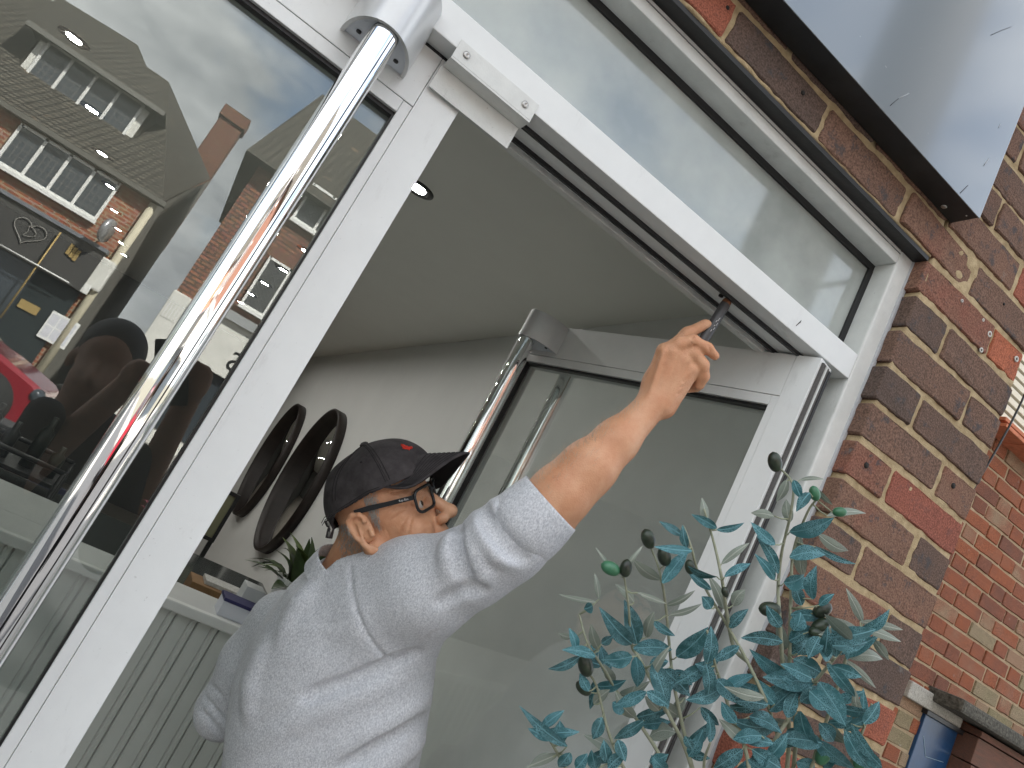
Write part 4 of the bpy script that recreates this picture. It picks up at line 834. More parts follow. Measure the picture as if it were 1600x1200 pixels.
def npmesh(name,V,Q,matl,parent=None,mats=None,fm=None):
    me=bpy.data.meshes.new(name); me.vertices.add(len(V)); me.vertices.foreach_set('co',np.ascontiguousarray(V,dtype=np.float32).ravel()); k=Q.shape[1]
    me.loops.add(Q.size); me.loops.foreach_set('vertex_index',np.ascontiguousarray(Q,dtype=np.int32).ravel()); me.polygons.add(len(Q)); me.polygons.foreach_set('loop_start',np.arange(0,Q.size,k,dtype=np.int32)); me.polygons.foreach_set('use_smooth',np.ones(len(Q),bool))
    if fm is not None: me.polygons.foreach_set('material_index',fm)
    me.update(calc_edges=True); me.validate()
    o=link(name,me,matl,None,False,mats)
    if parent is not None: adopt(parent,o)
    return o

# ------------------------------------------------------------------ people materials
def skin_mat():
    m,t,b=nodes('weathered_skin'); N=t.nodes.new; Lk=t.links.new; b.inputs['Roughness'].default_value=.48; b.inputs['Specular IOR Level'].default_value=.4; b.inputs['Subsurface Weight'].default_value=.12; b.inputs['Subsurface Radius'].default_value=(.010,.004,.002); b.inputs['Subsurface Scale'].default_value=.5
    tc=N('ShaderNodeTexCoord'); n=N('ShaderNodeTexNoise'); n.inputs['Scale'].default_value=24; n.inputs['Detail'].default_value=6; n.inputs['Roughness'].default_value=.65; Lk(tc.outputs['Object'],n.inputs['Vector']); r=N('ShaderNodeValToRGB'); e=r.color_ramp.elements; e[0].position=.28; e[0].color=(.55,.255,.135,1); e[1].position=.72; e[1].color=(.68,.395,.245,1); q=r.color_ramp.elements.new(.5); q.color=(.62,.325,.188,1); Lk(n.outputs['Fac'],r.inputs[0]); Lk(r.outputs[0],b.inputs['Base Color'])
    n2=N('ShaderNodeTexNoise'); n2.inputs['Scale'].default_value=420; n2.inputs['Detail'].default_value=4; Lk(tc.outputs['Object'],n2.inputs['Vector']); n3=N('ShaderNodeTexVoronoi'); n3.inputs['Scale'].default_value=260; n3.feature='DISTANCE_TO_EDGE'; Lk(tc.outputs['Object'],n3.inputs['Vector'])
    ad=N('ShaderNodeMath'); ad.operation='ADD'; Lk(n2.outputs['Fac'],ad.inputs[0]); Lk(n3.outputs['Distance'],ad.inputs[1]); bp=N('ShaderNodeBump'); bp.inputs['Distance'].default_value=.0007; bp.inputs['Strength'].default_value=.7; Lk(ad.outputs[0],bp.inputs['Height']); Lk(bp.outputs[0],b.inputs['Normal']); return m
M_skin=skin_mat()
def sweat_mat():
    m,t,b=nodes('heather_grey_sweatshirt'); N=t.nodes.new; Lk=t.links.new; b.inputs['Roughness'].default_value=.95; b.inputs['Specular IOR Level'].default_value=.15; b.inputs['Sheen Weight'].default_value=.25; b.inputs['Sheen Roughness'].default_value=.5
    tc=N('ShaderNodeTexCoord'); mp=N('ShaderNodeMapping'); mp.inputs['Scale'].default_value=(1,1,.55); mp.inputs['Rotation'].default_value=(0,.5,.3); Lk(tc.outputs['Object'],mp.inputs['Vector'])
    n=N('ShaderNodeTexNoise'); n.inputs['Scale'].default_value=520; n.inputs['Detail'].default_value=3; n.inputs['Roughness'].default_value=.7; Lk(mp.outputs[0],n.inputs['Vector']); r=N('ShaderNodeValToRGB'); e=r.color_ramp.elements; e[0].position=.34; e[0].color=(.40,.42,.465,1); e[1].position=.64; e[1].color=(.745,.765,.795,1); Lk(n.outputs['Fac'],r.inputs[0])
    n4=N('ShaderNodeTexNoise'); n4.inputs['Scale'].default_value=120; n4.inputs['Detail'].default_value=3; Lk(mp.outputs[0],n4.inputs['Vector']); mr=N('ShaderNodeMapRange'); mr.inputs[1].default_value=.35; mr.inputs[2].default_value=.65; mr.inputs[3].default_value=.97; mr.inputs[4].default_value=1.03; Lk(n4.outputs['Fac'],mr.inputs[0]); x=N('ShaderNodeMix'); x.data_type='RGBA'; x.blend_type='MULTIPLY'; x.inputs[0].default_value=1; Lk(r.outputs[0],x.inputs[6]); Lk(mr.outputs[0],x.inputs[7]); Lk(x.outputs[2],b.inputs['Base Color'])
    bp=N('ShaderNodeBump'); bp.inputs['Distance'].default_value=.0012; bp.inputs['Strength'].default_value=.8; Lk(n.outputs['Fac'],bp.inputs['Height']); Lk(bp.outputs[0],b.inputs['Normal']); return m
M_sweat=sweat_mat()
M_cap=mat('washed_charcoal_cotton',(.040,.036,.037),.92,col2=(.075,.068,.070),vscale=45,bump=.0007,bscale=700,spec=.2); M_capu=mat('black_cap_lining',(.006,.006,.007),.9); M_stitch=mat('charcoal_stitching',(.012,.011,.012),.9); M_red=mat('red_embroidery',(.62,.03,.015),.7,bump=.0008,bscale=900)
M_frame=mat('matt_black_acetate',(.012,.014,.016),.35); M_lens=glass('spectacle_lens',.05,(.93,.94,.94),power=.35); M_eye=mat('eye_white',(.55,.5,.47),.15); M_iris=mat('brown_iris',(.06,.035,.02),.1); M_hair=mat('silver_grey_hair',(.42,.40,.37),.6,var=.25,vscale=300)

MAN=empty('person',(.45,.22,0),'person in grey sweatshirt, dark cap and glasses reaching up with a tool in the doorway','person')
# ---------------- head frame (camera metres)
phi=math.radians(9); th=math.radians(21)
hF=np.array([math.cos(phi)*math.cos(th),-math.cos(phi)*math.sin(th),-math.sin(phi)]); hU=np.array([-math.sin(th),-math.cos(th),0.]); hS=np.array([0,0,-1.])-hF*(-hF[2]); hS/=np.linalg.norm(hS); hU=hU-(hU@hF)*hF; hU/=np.linalg.norm(hU)
ear=cpt(574,836,1.207); hO=ear-hS*.074
def H(f,u,s): return hO+f*hF+u*hU+s*hS
AX=[hF,hU,hS]
g=SDF(hO-.2,hO+.2,.0021)
def E_(c,r,k=.012,op='u',rot=None): g.ell(H(*c),r,AX,k,op)
def C_(a,b,ra,rb,k=.01,op='u',flat=None): g.cone(H(*a),H(*b),ra,rb,k,op,flat)
E_((.012,.052,0),(.084,.076,.073)); E_((.042,.0,0),(.058,.085,.0585),.02); E_((.056,-.055,0),(.045,.05,.048),.02)      # skull, face, jaw
E_((.088,-.098,0),(.022,.018,.024),.02)                                              # chin
for s in (1,-1):
    E_((.066,-.022,s*.043),(.025,.022,.020),.015)      # cheekbone
    C_((.088,.037,s*.012),(.076,.034,s*.046),.0085,.007,.010)     # brow
    C_((.01,-.07,s*.05),(.075,-.095,s*.022),.016,.015,.02)         # jaw line
    C_((-.005,-.03,s*.062),(.012,-.068,s*.052),.014,.016,.02)
    E_((.098,.013,s*.031),(.020,.015,.021),.008,'s')  # socket
    E_((.081,.0135,s*.031),(.0125,.0125,.0125),.002)  # eyeball under lids
    C_((.0905,.021,s*.018),(.084,.020,s*.045),.0042,.0035,.004); C_((.090,.005,s*.020),(.083,.006,s*.044),.0035,.0035,.004)
    C_((.0915,.0165,s*.022),(.086,.016,s*.042),.0035,.003,.003)
    C_((.089,-.004,s*.022),(.078,-.01,s*.044),.006,.005,.008)
C_((.094,.026,0),(.121,-.014,0),.0085,.0108,.008); E_((.1255,-.0195,0),(.0128,.0118,.0135),.006)    # nose
for s in (1,-1):
    E_((.1105,-.0255,s*.0125),(.0125,.0095,.0085),.005); E_((.1165,-.0345,s*.0075),(.0075,.0045,.0042),.002,'s')
    C_((.103,-.016,s*.017),(.097,-.034,s*.021),.0012,.001,.004,'s')
    C_((.099,-.030,s*.022),(.085,-.062,s*.034),.0016,.0012,.005,'s')      # nasolabial fold
    C_((.090,-.028,s*.033),(.078,-.055,s*.041),.006,.005,.012)
E_((.096,-.052,0),(.012,.016,.028),.010); C_((.103,-.058,0),(.094,-.062,.02),.0045,.003,.004); C_((.103,-.068,0),(.092,-.068,.02),.0052,.003,.004)    # lips
C_((.106,-.0625,0),(.088,-.064,.026),.0011,.0011,.002,'s'); C_((.112,-.038,0),(.107,-.05,0),.0015,.0015,.004,'s')
rw=random.Random(4)
def side_s(f,u):            # half width of the head at (f,u), on the near side
    ss=np.arange(.095,.005,-.0007); pts=np.array([H(f,u,x) for x in ss]); ii=np.clip(np.round((pts-g.lo)/g.h).astype(int),0,g.n-1); v=g.F[ii[:,0],ii[:,1],ii[:,2]]; k=np.argmax(v<0); return ss[k]
lines=[]
# wrinkles: crow's feet, cheek lines, smile line, forehead lines, the fold before the ear
for pts,r in (([(.074,.018),(.060,.024),(.046,.024)],.0011),([(.073,.013),(.059,.012),(.043,.008)],.0012),([(.074,.008),(.062,-.001),(.050,-.011)],.0011),([(.077,.003),(.069,-.012),(.061,-.026)],.001),([(.088,-.030),(.079,-.046),(.074,-.066)],.0014),
              ([(.078,-.030),(.068,-.052),(.060,-.078)],.0010),([(.060,-.032),(.051,-.056),(.046,-.082)],.0010),([(.028,-.004),(.026,-.036),(.034,-.072)],.0013),([(.022,.004),(.019,-.03),(.024,-.066)],.0012),([(.082,.047),(.072,.049),(.060,.048)],.001),([(.080,.056),(.069,.057),(.058,.056)],.001),([(.070,.020),(.055,.030),(.044,.034)],.0009)):
    t=np.linspace(0,len(pts)-1,9); pp=[]
    for q in t:
        k=min(int(q),len(pts)-2); w=q-k; f=pts[k][0]*(1-w)+pts[k+1][0]*w; u=pts[k][1]*(1-w)+pts[k+1][1]*w; pp.append((f,u,side_s(f,u)+.0003))
    lines.append((pp,r))
for pp,r in lines:
    for i in range(len(pp)-1): C_(pp[i],pp[i+1],r,r,.0030,'s')
# ear (right, near) and the far one
for s in (1,-1):
    eo=lambda f,u,o: (f,u,s*(.0705+o))
    fl=(hS,.42)
    ring=[(.002,-.026),(-.004,-.012),(-.012,.004),(-.017,.020),(-.016,.032),(-.006,.040),(.006,.036),(.011,.024)]
    C_(eo(-.002,.004,.0),eo(-.004,.022,.006),.017,.017,.006,'u',(hS,.35))
    for i in range(len(ring)-1): C_(eo(ring[i][0]-.004,ring[i][1],.010),eo(ring[i+1][0]-.004,ring[i+1][1],.011),.0048,.0044,.003)
    C_(eo(.002,-.028,.006),eo(.0,-.022,.008),.0085,.0065,.005,'u',(hS,.6))
    for a,b in (((-.006,-.006),(-.008,.012)),((-.008,.012),(-.003,.024))): C_(eo(a[0],a[1],.011),eo(b[0],b[1],.010),.0032,.003,.002)
    E_(eo(.003,.0,.012),(.0075,.0095,.007),.003,'s'); E_(eo(-.011,.014,.014),(.0028,.014,.005),.002,'s'); E_(eo(.0,.030,.012),(.005,.004,.004),.002,'s')
    C_(eo(.010,-.002,.006),eo(.009,.006,.006),.0045,.004,.003)
    C_(eo(.013,.028,.0),eo(.012,-.02,.0),.0016,.0016,.003,'s')
# neck
nb0=H(-.012,-.03,0); nb1=cpt(522,960,1.32)
g.cone(nb0,nb1,.051,.056,.03); g.cone(H(-.050,-.005,.01),cpt(515,915,1.30),.028,.030,.02)
hV,hQ=g.mesh(); hV=relax(hV,hQ,1,.35)

# ---------------- right forearm and hand
a=SDF(cpt(800,460,1.10)-np.array([.06,.03,.10]),cpt(1150,870,1.28)+np.array([.02,.03,.05]),.0021)
FA=[cpt(838,806,1.150),cpt(875,772,1.152),cpt(916,732,1.160),cpt(962,690,1.174),cpt(1016,637,1.197)]
a.chain(FA,[.0465,.0452,.0405,.0335,.0252],.02)
a.cone(cpt(850,802,1.145),cpt(930,728,1.158),.032,.028,.03); a.cone(cpt(862,822,1.16),cpt(845,835,1.16),.026,.026,.03)
a.cone(cpt(1006,640,1.190),cpt(1026,624,1.190),.012,.012,.02)       # ulna head / wrist
# back of the hand (four metacarpals), knuckles
W0=[(1014,622),(1024,628),(1033,633),(1040,636)]; K0=[(1037,549),(1053,551),(1070,562),(1082,578)]; Kd=[1.203,1.196,1.196,1.200]; Wd=[1.204,1.199,1.199,1.202]
for w,k,kd,wd in zip(W0,K0,Kd,Wd): a.cone(cpt(*w,wd),cpt(*k,kd),.0175,.0128,.013)
a.cone(cpt(1026,600,1.216),cpt(1062,575,1.222),.022,.017,.02)            # palm thickness
for (x,y),kd in zip(K0,Kd): a.ell(cpt(x,y,kd-.0065),(.0082,.0080,.0066),None,.008)
for (w,k) in zip(W0,K0): a.cone(cpt(*w,1.182),cpt(*k,1.186),.0016,.0020,.010)   # tendons
def finger(pts,rads,k=.004):
    a.chain([cpt(*p) for p in pts],rads,k)
finger([(1040,548,1.200),(1062,538,1.192),(1083,533,1.189),(1105,544,1.190),(1117,556,1.194)],[.0125,.0108,.0102,.0090,.0075],.006)   # index over the tool
finger([(1056,553,1.198),(1084,552,1.192),(1098,570,1.193),(1099,588,1.200),(1093,602,1.207)],[.0120,.0106,.0102,.0098,.0082],.005)   # middle, curled
finger([(1072,564,1.200),(1093,567,1.207),(1099,586,1.214),(1086,598,1.222)],[.0112,.0100,.0095,.008],.004)
finger([(1080,579,1.204),(1090,588,1.212),(1088,604,1.222),(1076,608,1.226)],[.010,.0092,.0085,.007],.004)
finger([(1030,590,1.216),(1046,548,1.222),(1074,522,1.224),(1099,508,1.222)],[.018,.0135,.0108,.0088],.008)                  # thumb
a.ell(cpt(1104,506,1.222),(.0085,.0075,.007),None,.004)
# creases on the knuckles, pinky side wrinkles
for p,q in (((1083,527),(1087,539)),((1080,528),(1083,540)),((1106,538),(1110,550)),((1096,583),(1106,581)),((1068,596),(1084,584)),((1062,606),(1080,596)),((1056,616),(1074,608)),((1012,618),(1038,636))):
    a.cone(cpt(*p,1.181 if p[0]>1076 else 1.182),cpt(*q,1.182),.0007,.0007,.004,'s')
aV,aQ=a.mesh(); aV=relax(aV,aQ,1,.35)
V=np.concatenate([hV,aV]); Q=np.concatenate([hQ,aQ+len(hV)])
npmesh('body',c2w(V),Q,M_skin,MAN)
# index and thumb nails
# eyes
for s in (1,-1):
    c=c2w(H(.0832,.0135,s*.031)); ax=c2w(H(.2,.02,s*.031))-c
    e=lathe('eye',[(.0,-.0113)]+[(.0113*math.sin(t),-.0113*math.cos(t)) for t in np.linspace(.3,2.84,12)]+[(0,.0113)],c,M_eye,MAN,20,axis=ax); o=lathe('iris',[(.0052,.0101),(.004,.0112),(.0,.0118)],c,M_iris,None,16,axis=ax); o.parent=e

# ---------------- cap: crown, brim, seams, buckle, emblem
def crown(f_,a_):  # ellipsoid point; f_ angle from front over the top
    pass
cc=np.array([.024,.042,0]); cr=np.array([.099,.0955,.0875])
def edge_u(f): return np.interp(f,[-.09,-.075,-.038,-.007,.033,.08,.13],[.008,.021,.051,.0555,.063,.064,.066])
g=SDF(hO-.21,hO+.21,.0024)
g.ell(H(*cc),cr,AX,0); g.ell(H(.048,.068,0),(.068,.062,.074),AX,.03); g.ell(H(-.016,.050,0),(.064,.075,.079),AX,.02)
X=g.ax[0][:,None,None]-hO[0]; Y=g.ax[1][None,:,None]-hO[1]; Z=g.ax[2][None,None,:]-hO[2]
fu=X*hU[0]+Y*hU[1]+Z*hU[2]; ff=X*hF[0]+Y*hF[1]+Z*hF[2]; fs_=X*hS[0]+Y*hS[1]+Z*hS[2]
outer=g.F.copy(); cut=np.interp(ff.ravel(),[-.09,-.075,-.038,-.007,.033,.08,.13],[.008,.021,.051,.0555,.063,.064,.066]).reshape(ff.shape)-fu
# gentle cloth wrinkles and seam ridges
ph=np.arctan2(fs_,ff-cc[0]); seam=np.zeros_like(ph)
outer=outer+.0012*np.sin(ff*70+fu*40)*np.sin(fs_*60+fu*25)
inner=outer+.0042
g.F=np.maximum(np.maximum(outer,cut),-inner).astype(np.float32); cV,cQ=g.mesh(); cV=relax(cV,cQ,2,.4)
CAP=npmesh('cap',c2w(cV),cQ,M_cap,MAN)
from mathutils.bvhtree import BVHTree
def bvh(V,Q): return BVHTree.FromPolygons([tuple(v) for v in V],[tuple(int(i) for i in q) for q in Q])
cb_=bvh(cV,cQ)
def on_cap(f,u,s,off=.0006):
    p=Vector(H(f,u,s)); c=Vector(H(.02,.04,0)); d=(p-c).normalized(); h,n_,i,_=cb_.ray_cast(c+d*.3,-d); h=h if h else p; return np.array(h)+np.array(d)*off
def seam_tube(name,pts,r,m,off=.0006): return tube(name,[c2w(on_cap(*p,off)) for p in pts],r,m,CAP,6)
def arc(az,off,n=16,t0=.03,t1=1.45): return [( .02+.11*math.cos(az)*math.sin(t)+off*math.sin(az), .05+.11*math.cos(t), .095*math.sin(az)*math.sin(t)-off*math.cos(az)) for t in np.linspace(t0,t1,n)]
for az in (math.radians(62),math.radians(121)):
    for off in (-.004,0,.004): seam_tube('seam',arc(az,off,18,.05,1.35),.0009 if off==0 else .00055,M_stitch if off else M_cap,.0004)
seam_tube('crown_edge_seam',[(f,edge_u(f)+.010,.1) for f in np.linspace(-.055,.06,14)],.0006,M_stitch)
for k in (-.0035,): seam_tube('crown_edge_seam',[(f,edge_u(f)+.006,.1) for f in np.linspace(-.055,.06,14)],.0006,M_stitch)
re_=random.Random(3)
for i in range(30):
    df,du,ds=re_.uniform(-.009,.009),re_.uniform(-.004,.004),re_.uniform(-.006,.006); a_=re_.uniform(0,6.28); l_=.0045
    pts=[on_cap(.094+df+k*l_*math.cos(a_),.106+du-k*l_*.6*math.cos(a_),.020+ds+k*l_*math.sin(a_),.0010) for k in (-.5,0,.5)]
    tube('emblem_stitch',[c2w(p) for p in pts],[.0009,.0013,.0009],M_red,CAP,5)
lathe('top_button',[(.008,0),(.0075,.003),(.004,.0055),(0,.006)],c2w(on_cap(.022,.14,0,0)),M_cap,None,16,axis=tuple(hU@R3)).parent=CAP
lathe('eyelet',[(.0022,0),(.0022,.001),(.0,.0004)],c2w(on_cap(.03,.115,.06,0)),M_stitch,None,10,axis=tuple((on_cap(.03,.115,.06)-H(.02,.04,0))@R3)).parent=CAP
# strap and buckle at the back
seam_tube('strap',[(-.07+.002*i,.016+.004*i,.062-.002*i) for i in range(8)],.006,M_cap,.0015)
bk=[on_cap(-.063,.020,.066,.005),on_cap(-.052,.030,.070,.005),on_cap(-.060,.042,.064,.005),on_cap(-.070,.032,.058,.005)]; bk=bk+[bk[0],bk[1]]
tube('buckle',[c2w(p) for p in bk],.0016,M_screw,CAP,8)
# brim
nb=30; nr=10
def brim_pt(t,r,dz):
    s=.083*math.sin((t-.5)*math.pi*.999); q=abs(s)/.083
    f1=.039+.156*max(0,1-q**1.5)**(1/1.5); f0=.039+.074*max(0,1-q**2.2)**.5; f=f0+(f1-f0)*r
    k=min(1,max(0,(f-.039)/.085)); k=k*k*(3-2*k)
    return H(f,.090-.026*min(1,max(0,(f-.113)/.082))-.092*q*q*(.40+.60*k)+.22*s+dz,s)
vs=[];fs=[];fm=[]
for lay,dz in ((0,.0017),(1,-.0017)):
    for i in range(nb+1):
        for j in range(nr+1): vs.append(c2w(brim_pt(i/nb,j/nr,dz)))
m_=(nb+1)*(nr+1); ix=lambda l,i,j:l*m_+i*(nr+1)+j
for i in range(nb):
    for j in range(nr): fs.append((ix(0,i,j),ix(0,i+1,j),ix(0,i+1,j+1),ix(0,i,j+1))); fm.append(0); fs.append((ix(1,i,j),ix(1,i,j+1),ix(1,i+1,j+1),ix(1,i+1,j))); fm.append(1)
for i in range(nb): fs.append((ix(0,i,nr),ix(0,i+1,nr),ix(1,i+1,nr),ix(1,i,nr))); fm.append(0)
br=mesh('brim',vs,fs,None,None,True,[M_cap,M_capu],fm); adopt(MAN,br)
for j in range(2,10): tube('brim_stitching',[c2w(brim_pt(i/nb,j/nr,.0021)) for i in range(1,nb)],.0005,M_stitch,br,5)
# ---------------- glasses
GL=empty('glasses_dummy',(0,0,0)); bpy.data.objects.remove(GL)
def rrect(w,h,r,n=5):
    pts=[]
    for (cx,cy,a0) in ((w/2-r,h/2-r,0),(-w/2+r,h/2-r,90),(-w/2+r,-h/2+r,180),(w/2-r,-h/2+r,270)):
        for k in range(n): a_=math.radians(a0+90*k/(n-1)); pts.append((cx+r*math.cos(a_),cy+r*math.sin(a_)))
    return pts
def lens_pt(s,x,y):   # x outward across the lens, y up
    return H(.1085-.010*((x+.026)/.05)**2*1 -.02*max(0,x)/.05*.5 - .06*0 + y*.10, .0205+y, s*(.0335+x))
parts=[]
for s in (1,-1):
    rr=rrect(.050,.038,.011); loop=[lens_pt(s,x-.0*1,y) for x,y in rr]; loop=loop+[loop[0],loop[1]]
    parts.append(tube_geo([c2w(p) for p in loop],.0027,8))
    o=mesh('lens',[c2w(lens_pt(s,x,y)) for x,y in rr],[tuple(range(len(rr)))],M_lens); adopt(MAN,o)
parts.append(tube_geo([c2w(lens_pt(1,-.0245,.008)),c2w(H(.1125,.030,0)),c2w(lens_pt(-1,-.0245,.008))],.0022,8))
Vg,Fg=join_geo(parts); gl_=mesh('spectacle_frame',Vg,Fg,M_frame,None,True); adopt(MAN,gl_)
for s in (1,-1):
    p=[lens_pt(s,.0255,.012),H(.094,.032,s*.068),H(.05,.037,s*.0725),H(.02,.041,s*.0755),H(-.005,.043,s*.078)]
    ww=[.0045,.0042,.0042,.005,.0042]; vs=[];fs=[]
    for q,w in zip(p,ww):
        for (du,ds) in ((w,.0015),(-w,.0015),(-w,-.0015),(w,-.0015)): vs.append(c2w(q+hU*du*.9+hS*ds))
    for i in range(len(p)-1):
        for k in range(4): fs.append((4*i+k,4*i+(k+1)%4,4*i+4+(k+1)%4,4*i+4+k))
    fs+=[(0,1,2,3),(4*len(p)-1,4*len(p)-2,4*len(p)-3,4*len(p)-4)]
    adopt(MAN,mesh('temple_arm',vs,fs,M_frame))
tx=(H(.094,.032,.0)-H(.05,.037,.0)); tx/=np.linalg.norm(tx); tz=hS-(hS@tx)*tx; tz/=np.linalg.norm(tz); ty=np.cross(tz,tx); 
mw=lambda v:v@R3
tl_=text('maker_lettering','Ray-Ban',.0052,c2w(H(.080,.0338,.0722)),Matrix((mw(tx),mw(ty),mw(tz))).transposed(),mat('silver_print',(.6,.6,.6),.4),MAN,.0001)
to_mesh(tl_)
# ---------------- hair: sideburn and nape
hb=bvh(hV,hQ); hs=[]
def hair(f,u,s0,dirv,Ln,r=.0003):
    o=Vector(H(f,u,.2*s0)); d=Vector(-hS*s0); h,n_,i,_=hb.ray_cast(o,d)
    if h is None: return
    b=np.array(h); n=np.array(n_); n=n if n@(hS*s0)>0 else -n
    dv=dirv[0]*hF+dirv[1]*hU; t=b+dv*Ln*.6+n*.0015; e=b+dv*Ln+n*.001; hs.append(tube_geo([c2w(b-n*.001),c2w(t),c2w(e)],[r,r,r*.3],3,False))
for i in range(700):
    f=rw.uniform(.017,.042); u=rw.uniform(.004,.066)
    if f>.042-.018*(1-(u-.004)/.06)-.006*rw.random(): continue
    hair(f,u,1,(rw.gauss(-.25,.2),-1+rw.gauss(0,.1)),rw.uniform(.006,.012))
for i in range(900):
    f=rw.uniform(-.072,-.020); u=rw.uniform(-.045,.03)
    if u< -.01 and rw.random()<(-u-.01)/.035: continue
    hair(f,u,1,(rw.gauss(-.1,.2),-1+rw.gauss(0,.15)),rw.uniform(.004,.010))
for i in range(60):
    f=rw.uniform(.070,.095); s=rw.uniform(.012,.044); b=H(.0945-.3*(s-.012),.036,s); hs.append(tube_geo([c2w(b),c2w(b+hF*.003+hS*.004+hU*rw.uniform(-.001,.004))],[.0004,.0002],3,False))
Vh,Fh=join_geo(hs); o=mesh('hair',Vh,Fh,M_hair,None,True); adopt(MAN,o); o['kind']='stuff'
# hairs along the forearm
ab=bvh(aV,aQ); hs=[]
for i in range(420):
    t=rw.uniform(.15,.95); k=min(3,int(t*4)); w=t*4-k; c=FA[k]*(1-w)+FA[k+1]*w; axd=FA[k+1]-FA[k]; axd/=np.linalg.norm(axd)
    dn=np.array([-.55+rw.gauss(0,.35),-.8+rw.gauss(0,.3),-.5+rw.gauss(0,.4)]); dn-= (dn@axd)*axd; dn/=np.linalg.norm(dn)
    h,n_,i_,_=ab.ray_cast(Vector(c+dn*.1),Vector(-dn))
    if h is None: continue
    b=np.array(h); e=b+dn*rw.uniform(.004,.009)+axd*rw.uniform(-.002,.010); hs.append(tube_geo([c2w(b),c2w((b+e)/2+dn*.001),c2w(e)],[.00018,.00015,.00008],3,False))
Vh,Fh=join_geo(hs); o=mesh('arm_hair',Vh,Fh,mat('fair_hair',(.5,.42,.33),.5),None,True); adopt(MAN,o); o['kind']='stuff'

# ---------------- sweatshirt
D0=1.255
rows=[(862,536,26,1.300,.046),(880,537,44,1.298,.058),(900,541,74,1.292,.074),(920,543,98,1.285,.090),(960,543,124,1.280,.106),(1000,538,146,1.278,.112),(1060,521,158,1.275,.112),(1120,512,160,1.278,.114),(1200,499,156,1.280,.116),(1300,485,152,1.285,.118),(1420,470,150,1.29,.118)]
yb=np.array([(r[0]-600)/FPX*D0 for r in rows]); xa=np.array([(r[1]-800)/FPX*D0 for r in rows]); wa=np.array([r[2]/FPX*(D0-.01) for r in rows]); da=np.array([r[3] for r in rows]); ha=np.array([r[4] for r in rows])
g=SDF(cpt(290,735,1.25)+np.array([-.02,-.02,-.19]),cpt(900,1400,1.25)+np.array([.0,.0,.19]),.0036)
ymin=cpt(0,848,D0)[1]
Yv=g.ax[1]; ce=np.interp(Yv,yb,xa)[None,:,None].astype(np.float32); wi=np.interp(Yv,yb,wa)[None,:,None].astype(np.float32); dc=np.interp(Yv,yb,da)[None,:,None].astype(np.float32); hh=np.interp(Yv,yb,ha)[None,:,None].astype(np.float32)
X=g.ax[0][:,None,None]; Z=g.ax[2][None,None,:]
p_=np.abs((X-ce)/wi); q_=np.abs((Z-dc)/hh); rr_=(p_**2.3+q_**2.3)**(1/2.3); tor=(rr_-1)*np.minimum(wi,hh)*.95
tor=np.maximum(tor,(ymin-Yv)[None,:,None]); tor=np.maximum(tor,(Yv-cpt(0,1385,D0)[1])[None,:,None]); g.F=tor.astype(np.float32); del p_,q_,rr_,tor
# raised right sleeve
SL=[cpt(590,955,1.225),cpt(662,922,1.195),cpt(740,880,1.170),cpt(800,838,1.153),cpt(842,802,1.148)]
g.chain(SL,[.072,.0640,.0560,.0570,.0570],.035)
g.cone(cpt(556,903,1.255),cpt(640,884,1.215),.046,.046,.04); g.cone(cpt(640,886,1.215),cpt(700,874,1.19),.041,.036,.03)                     # trapezius / top of shoulder
g.cone(cpt(745,910,1.172),cpt(800,868,1.165),.034,.036,.03)                      # slack under the arm
g.cone(cpt(640,985,1.24),cpt(700,935,1.2),.05,.04,.04)
# left arm, elbow out on the far side
LA=[cpt(440,975,1.33),cpt(395,1035,1.345),cpt(349,1110,1.35)]
g.chain(LA,[.06,.055,.0475],.025); g.cone(cpt(349,1112,1.35),cpt(385,1120,1.50),.0475,.042,.02)
base_F=g.F.copy()
# collar
for an in np.linspace(0,2*math.pi,40,endpoint=False):
    pass
# folds: ridges (+) and valleys (-) laid on the cloth along lines seen in the photograph
def surf_depth(x,y):
    r_=np.array([(x-800)/FPX,(y-600)/FPX,1.0]); ds=np.arange(1.02,1.45,.0036); pts=r_[None,:]*ds[:,None]; ii=np.round((pts-g.lo)/g.h).astype(int); ok=((ii>=0)&(ii<g.n)).all(1); ii=np.clip(ii,0,g.n-1); f=base_F[ii[:,0],ii[:,1],ii[:,2]]; f=np.where(ok,f,1); k=np.argmax(f<0); return ds[k] if (f<0).any() else None
def fold(pts,r,op,k,sink):
    pp=[]
    n=max(2,int(sum(math.hypot(pts[i+1][0]-pts[i][0],pts[i+1][1]-pts[i][1]) for i in range(len(pts)-1))/14)); t=np.linspace(0,len(pts)-1,n+1)
    for q in t:
        i=min(int(q),len(pts)-2); w=q-i; x=pts[i][0]*(1-w)+pts[i+1][0]*w; y=pts[i][1]*(1-w)+pts[i+1][1]*w; d=surf_depth(x,y)
        if d is not None: pp.append((cpt(x,y,d+sink)))
    for i in range(len(pp)-1):
        e0=math.sin(math.pi*(i+.15)/(len(pp)-.7))**.5 if op=='u' else 1; e1=math.sin(math.pi*min(1,(i+1.15)/(len(pp)-.2)))**.5 if op=='u' else 1
        g.cone(pp[i],pp[i+1],r*max(.35,e0),r*max(.35,abs(e1)),k,op)
for pts,r,s_ in (([(712,832),(702,856),(699,888)],.008,.003),([(742,806),(756,838),(778,864),(796,874)],.009,.003),([(770,788),(784,814),(802,842),(814,856)],.008,.003),([(728,822),(738,852),(752,885),(760,908)],.007,.004),
                 
                 ([(505,905),(470,945),(445,1000)],.012,.009),([(640,1045),(560,1080),(470,1120),(390,1165)],.015,.012),([(660,1090),(590,1130),(500,1180)],.013,.011),([(668,1150),(610,1185),(560,1215)],.012,.010),([(420,1010),(400,1060),(395,1120)],.012,.010)):
    fold(pts,r,'u',.020,s_+r*.45)
